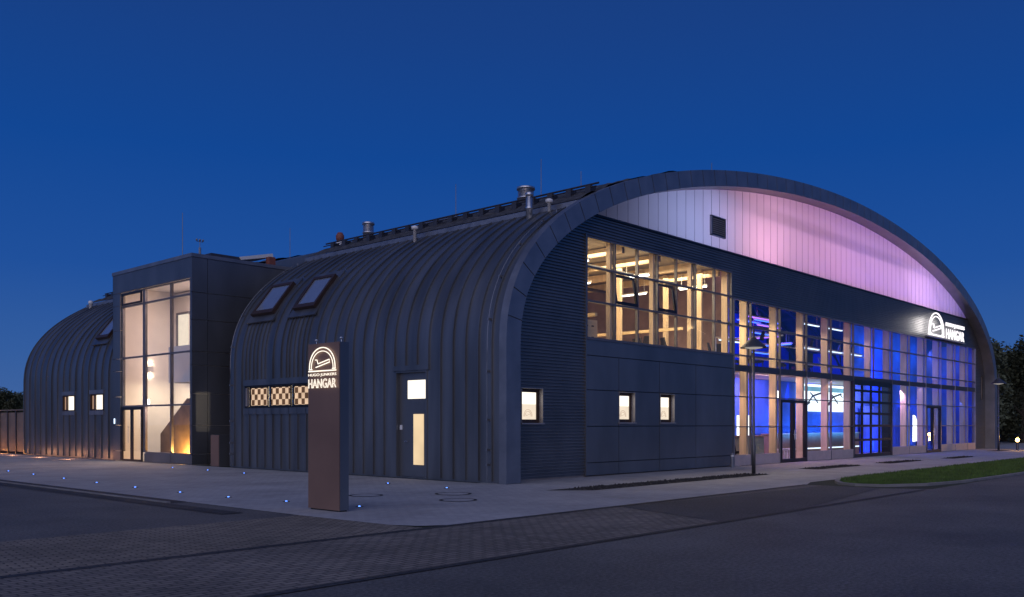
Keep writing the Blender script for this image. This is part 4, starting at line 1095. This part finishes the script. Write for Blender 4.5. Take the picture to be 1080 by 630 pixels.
def emblem(org, ux, uz, w, h, r, m, parent):
    ux, uz, org = Vector(ux), Vector(uz), Vector(org)
    P = lambda a, b: org + ux * (a * w) + uz * (b * h)
    n = lambda: MB()
    def arch(rx, top, z0): return [P(.5 + rx * cos(pi - pi * i / 24) * (1), z0 + top * sin(pi * i / 24) ** .82) for i in range(25)]
    mb = MB(); mb.sweep(arch(.47, .88, .10), r, 6); mb.build('outer_arch', m, parent)
    mb = MB(); mb.sweep(arch(.40, .74, .10), r * .8, 6); mb.build('inner_arch', m, parent)
    mb = MB(); mb.sweep([P(0, .05), P(1, .05)], r * 1.2, 6); mb.sweep([P(.02, .12), P(.13, .12)], r, 6); mb.sweep([P(.87, .12), P(.98, .12)], r, 6); mb.build('base_line', m, parent)
    mb = MB(); mb.sweep([P(.25, .50), P(.31, .50), P(.35, .34), P(.76, .49), P(.77, .38), P(.27, .20)], r * .95, 6); mb.build('wing_stroke', m, parent)

# bronze pillar sign
PL = thing('sign_pillar', 'tall bronze metal pillar sign with glowing arch emblem and lettering on the pavement', 'sign', (-7.31, -2.31, 0))
px0, px1, py0, py1, pz = -7.42, -7.21, -2.79, -1.83, 3.08
mb = MB(); mb.box(px0 + .02, px1, py0, py1, .03, pz); mb.build('pillar_body', M['panel'], PL)
mb = MB(); mb.box(px0, px0 + .018, py0 + .004, py1 - .004, .03, pz - .002); mb.build('bronze_face', M['brown'], PL)
mb = MB(); mb.box(px0 + .04, px1 - .02, py0 + .03, py1 - .03, .004, .03); mb.build('plinth', M['dark'], PL)
ux, uz, nn = (0, -1, 0), (0, 0, 1), (-1, 0, 0); fx = px0 - .03
emblem((fx, py1 - .06, 2.545), ux, uz, .84, .46, .010, M['sign'], PL)
place_text('HUGO JUNKERS', (fx, py1 - .05, 2.462), ux, uz, nn, .86, .062, 'small_lettering', M['sign'], PL)
place_text('HANGAR', (fx, py1 - .05, 2.255), ux, uz, nn, .86, .17, 'large_lettering', M['sign'], PL, True, .022)
for y in (py1 - .15, py0 + .05):
    mb = MB(); mb.sweep([(px0 + .08, y, pz), (px0 + .08, y, pz + .05)], .008, 6); mb.lathe(px0 + .08, y, [(.02, pz + .05), (.03, pz + .07), (.02, pz + .09)], 8); mb.build('bird_spike', M['steel'], PL)

# facade sign
FS = thing('facade_sign', 'glowing white arch emblem and lettering mounted on the corrugated band of the gable', 'sign', (37.4, YW, 6.4))
fy = YW - .20
emblem((34.3, fy, 6.45), (1, 0, 0), (0, 0, 1), 2.6, 1.32, .042, M['sign2'], FS)
place_text('HUGO JUNKERS', (37.25, fy, 7.12), (1, 0, 0), (0, 0, 1), (0, -1, 0), 3.4, .26, 'small_lettering', M['sign2'], FS, ext=.1)
place_text('HANGAR', (37.25, fy, 6.46), (1, 0, 0), (0, 0, 1), (0, -1, 0), 3.4, .58, 'large_lettering', M['sign2'], FS, True, .03)
mb = MB(); mb.box(34.2, 40.8, YW - .26, YW - .04, 6.36, 6.40); mb.build('mounting_rail', M['mull_l'], FS)
area('sign_halo_lamp', (35.4, YW - .36, 7.0), (35.4, YW, 7.0), 2.4, .9, 26, (1, .92, .86)); area('sign_halo_lamp', (34.3, YW - .5, 7.0), (33.6, YW, 7.0), .3, .8, 10, (1, .92, .86)); area('sign_halo_lamp', (38.9, YW - .34, 6.8), (38.9, YW, 6.8), 3.2, .6, 14, (1, .92, .92))

# ================================================================== STREET FURNITURE
# blue LED studs
def stud():
    t = thing('ground_light', 'tiny blue light stud set in the pavement', 'ground light', (0, 0, 0), 'blue light studs in the pavement')
    mb = MB(); mb.lathe(0, 0, [(.075, 0), (.075, .006), (.05, .008)], 16); mb.build('rim', M['iron'], t)
    mb = MB(); mb.lathe(0, 0, [(.024, .004), (.022, .012), (.014, .018), (0.0, .020)], 14); mb.build('lens', M['led'], t)
    return t
st = stud(); first = True
RA = [(-6.44, 16.77), (-6.6, 14.1), (-6.8, 11.2), (-6.95, 8.6), (-7.05, 6.1), (-7.1, 3.7), (-7.05, 1.66), (-6.82, -.2), (-6.51, -2.20)]
RB = [(-1.54, 15.06), (-1.62, 12.42), (-1.80, 9.8), (-1.83, 2.60), (-1.93, .22)]
for pts, lab in ((RA, 'blue light stud in the outer row along the kerb of the forecourt'), (RB, 'blue light stud in the inner row along the side wall')):
    for x, y in pts:
        c = st if first else copy_tree(st); first = False
        c.location = (x, y, .006); c['label'] = lab
# lamp posts
def lamp_post():
    t = thing('lamp_post', 'slim grey lamp post with a flat cone shade', 'lamp post', (0, 0, 0), 'lamp posts along the gable pavement')
    mb = MB(); mb.sweep([(0, 0, 0), (0, 0, .9), (0, 0, .95), (0, 0, 4.55)], .05, 12, rs=[.062, .06, .042, .036]); mb.build('post', M['pole'], t, smooth=True)
    mb = MB(); mb.lathe(0, 0, [(.05, 4.30), (.10, 4.26), (.41, 3.99), (.42, 3.965), (.39, 3.965), (.09, 4.20)], 28); mb.build('shade', M['pole'], t)
    mb = MB(); mb.lathe(0, 0, [(.052, 3.92), (.27, 3.965), (.27, 3.99), (.052, 4.0)], 24); mb.build('diffuser', M['diff'], t)
    mb = MB(); mb.lathe(0, 0, [(.14, 0), (.14, .02), (.08, .03)], 16); mb.build('foot_plate', M['pole'], t)
    return t
l0 = lamp_post(); l0.location = (8.64, -2.55, .006); l0['label'] = 'slim lamp post with cone shade in front of the glazed facade, the nearer one'
l1 = copy_tree(l0); l1.location = (41.7, -1.2, .006); l1['label'] = 'slim lamp post with cone shade at the far corner of the hangar by the trees'
# letter box pillar by the tower, small bollard by the facade
t = thing('letter_box_pillar', 'low bronze post box pillar at the foot of the dark stair tower', 'post box', (.2, 14.9, 0))
mb = MB(); mb.box(.02, .50, 14.55, 15.15, .006, 1.18); mb.build('body', M['panel'], t)
mb = MB(); mb.box(.0, .018, 14.56, 15.14, .01, 1.17); mb.build('bronze_face', M['brown'], t)
t = thing('bollard', 'short steel bollard at the end of the cassette cladding', 'bollard', (12.4, .25, 0))
mb = MB(); mb.lathe(12.3, .2, [(.06, .006), (.06, .50), (.05, .52)], 12); mb.build('tube', M['rail'], t); mb = MB(); mb.lathe(12.3, .2, [(.062, .40), (.062, .46)], 12); mb.build('band', M['white'], t)
# amber bollard lamps at the far right
for x, y, lab, pw in ((43.0, -1.9, 'amber glowing bollard lamp at the far right edge beside the lawn', 60), (46.0, 4.5, 'small pale bollard lamp behind the far lamp post', 8)):
    t = thing('bollard_lamp', lab, 'bollard lamp', (x, y, 0)); hh = .72 if pw > 20 else .95
    mb = MB(); mb.lathe(x, y, [(.08, 0), (.08, hh - .2)], 12); mb.build('stem', M['pole'], t)
    mb = MB(); mb.lathe(x, y, [(.07, hh - .2), (.09, hh - .1), (.07, hh)], 12); mb.build('lens', M['amber'] if pw > 20 else M['lampw'], t)
    mb = MB(); mb.lathe(x, y, [(.1, hh), (.1, hh + .04), (.02, hh + .06)], 12); mb.build('cap', M['pole'], t)
    point('bollard_glow', (x, y, hh + .2), pw, (1, .52, .15), .1)
# fence at the far left, lit from below
F = thing('panel_fence', 'brown panel fence at the far left lit orange from the ground', 'fence', (1.0, 41.0, 0))
def fence_pt(k): return Vector((-1.5 + 5.0 * k, 39.5 + 6.0 * k * .35, 0))
mb = MB()
for i in range(8):
    x0 = .2 + i * 1.0
    mb.box(.35, .42, 35.0 + i * 1.25, 36.15 + i * 1.25, .1, 2.2)
mb.build('panel', M['fence'], F)
for i in range(9):
    mb = MB(); mb.box(.30, .46, 34.84 + i * 1.25, 34.96 + i * 1.25, 0, 2.3); mb.build('post', M['truss'], F)
mb = MB(); mb.box(.28, .48, 34.9, 45.0, 2.3, 2.36); mb.build('top_rail', M['fence'], F)
for y in (36.2, 38.2, 40.6, 43): point('fence_uplight', (-.25, y, .12), 15, (1, .36, .08), .05)
for y in (26.0, 29.5, 33.0): point('wall_uplight', (-.9, y, .12), 14, (1, .42, .18), .06)

# ================================================================== TREES
def tree_mesh(seed, h, w, n):
    rg = random.Random(seed); mb = MB(); clumps = []
    for i in range(44):
        a = rg.random() * 2 * pi; r = (rg.random() ** .6) * w * .5; z = h * (.07 + .88 * rg.random()); 
        k = 1 - abs((z / h) - .42) * 1.0; r *= max(.25, k); clumps.append((r * cos(a), r * sin(a), z, w * rg.uniform(.12, .22)))
    for i in range(n):
        c = rg.choice(clumps); d = Vector((rg.gauss(0, 1), rg.gauss(0, 1), rg.gauss(0, .8))).normalized() * (c[3] * rg.random() ** .4)
        p = Vector(c[:3]) + d; s = rg.uniform(.06, .17) * (w / 4) ** .5; u = Vector((rg.gauss(0, 1), rg.gauss(0, 1), rg.gauss(0, 1))).normalized(); v = u.orthogonal().normalized()
        mb.quad(p - u * s, p + v * s * .6, p + u * s, p - v * s * .6)
    return mb
def make_tree(seed, h, w, n, lab, grp):
    t = thing('tree', lab, 'tree', (0, 0, 0), grp)
    tree_mesh(seed, h, w, n).build('crown', M['leaf'], t, fix=False)
    mb = MB(); mb.sweep([(0, 0, 0), (.05, .02, h * .3), (0, .05, h * .7)], .1, 8, rs=[.05 * w, .035 * w, .01 * w])
    for k in range(4):
        a = k * 1.6; mb.sweep([(0, 0, h * (.25 + .08 * k)), (cos(a) * w * .28, sin(a) * w * .28, h * (.45 + .1 * k))], .05, 6, rs=[.02 * w, .006 * w])
    mb.build('trunk', M['bark'], t); return t
GR = 'dark trees beyond the hangar'
tr = [make_tree(1, 8.2, 6.0, 11000, 'dense dark tree beyond the hangar', GR), make_tree(2, 7.0, 5.5, 11000, 'dense dark tree beyond the hangar', GR), make_tree(3, 9.0, 7.0, 11000, 'dense dark tree beyond the hangar', GR)]
pos = [(58, 5, 0, 1.0), (62, 9, 1, 1.1), (66, 3, 2, .95), (70, -2, 1, 1.1), (72, 6, 0, 1.0), (78, 0, 2, 1.0), (64, 14, 2, .9), (84, -6, 0, 1.2), (86, 4, 1, 1.2), (92, -12, 2, 1.1), (60, 22, 0, 1.1), (75, 14, 2, 1.0),
       (6.2, 62, 2, .46), (8.0, 62.5, 0, .52), (9.8, 63, 1, .58), (7.0, 67, 1, .62), (9.2, 68, 2, .50), (4.4, 61, 1, .56), (2.4, 62, 0, .46), (0, 64, 2, .5), (-4, 66, 1, .6), (-8, 68, 0, .6), (-13, 71, 2, .55), (11.2, 66, 0, .52)]
used = set()
for i, (x, y, k, s) in enumerate(pos):
    c = tr[k] if k not in used else copy_tree(tr[k]); used.add(k)
    c.location = (x, y, 0); c.scale = (s, s, s); c.rotation_euler.z = i * 1.3
    c['label'] = 'dark leafy tree standing beyond the far right corner of the hangar' if y < 40 else 'dark tree on the skyline behind the far left fence'
    c['group'] = 'dark trees at the right' if y < 40 else 'dark trees at the left'

# ================================================================== WORLD, SUN, CAMERA
w = bpy.data.worlds.new('World'); SC.world = w; w.use_nodes = True
nt = w.node_tree; nt.nodes.clear()
out = nt.nodes.new('ShaderNodeOutputWorld'); bg = nt.nodes.new('ShaderNodeBackground')
tc = nt.nodes.new('ShaderNodeTexCoord'); sep = nt.nodes.new('ShaderNodeSeparateXYZ')
nt.links.new(tc.outputs['Generated'], sep.inputs[0])
cr = nt.nodes.new('ShaderNodeValToRGB'); e = cr.color_ramp.elements
e[0].position = 0.0; e[0].color = (.055, .130, .345, 1)
e[1].position = 1.0; e[1].color = (.003, .026, .140, 1)
for p, c in ((.07, (.034, .110, .345)), (.16, (.014, .080, .330)), (.28, (.006, .062, .295)), (.40, (.009, .051, .235)), (.52, (.010, .044, .195))):
    q = e.new(p); q.color = c + (1,)
nt.links.new(sep.outputs['Z'], cr.inputs['Fac'])
# afterglow of the sunset low in the sky behind the camera
dv = nt.nodes.new('ShaderNodeVectorMath'); dv.operation = 'DOT_PRODUCT'; dv.inputs[1].default_value = Vector((-.80, -.40, .45)).normalized()
nt.links.new(tc.outputs['Generated'], dv.inputs[0])
mr = nt.nodes.new('ShaderNodeMapRange'); mr.interpolation_type = 'SMOOTHSTEP'; mr.inputs['From Min'].default_value = .35; mr.inputs['From Max'].default_value = 1.0
nt.links.new(dv.outputs['Value'], mr.inputs['Value'])
glow = nt.nodes.new('ShaderNodeVectorMath'); glow.operation = 'SCALE'; glow.inputs[0].default_value = (.57, .57, .70)
nt.links.new(mr.outputs['Result'], glow.inputs['Scale'])
add = nt.nodes.new('ShaderNodeVectorMath'); add.operation = 'ADD'
nt.links.new(cr.outputs['Color'], add.inputs[0]); nt.links.new(glow.outputs[0], add.inputs[1])
nt.links.new(add.outputs[0], bg.inputs['Color']); bg.inputs['Strength'].default_value = 1.0
nt.links.new(bg.outputs[0], out.inputs[0])

sun = bpy.data.lights.new('dusk_sun', 'SUN'); sun.energy = .20; sun.angle = R(25); sun.color = (1, .62, .42)
so = bpy.data.objects.new('dusk_sun', sun); COL.objects.link(so)
so.rotation_euler = Vector((.80, .52, -.16)).to_track_quat('-Z', 'Y').to_euler()

cam = bpy.data.cameras.new('camera'); co = bpy.data.objects.new('camera', cam); COL.objects.link(co)
co.location = (-17.25, -16.017, 1.6)
co.rotation_euler = (R(90), 0, -math.atan2(.73709, .67579))
cam.sensor_width = 36; cam.lens = 948.92 / 1080 * 36; cam.shift_y = (447 - 315) / 1080; cam.clip_end = 3000
SC.camera = co
SC.view_settings.view_transform = 'Standard'; SC.view_settings.look = 'None'; SC.view_settings.gamma = 1; SC.view_settings.exposure = 0
SC.render.engine = 'CYCLES'
cy = SC.cycles; cy.use_denoising = True; cy.max_bounces = 7; cy.transparent_max_bounces = 12; cy.sample_clamp_indirect = 4; cy.caustics_reflective = False; cy.caustics_refractive = False
cy.use_adaptive_sampling = False
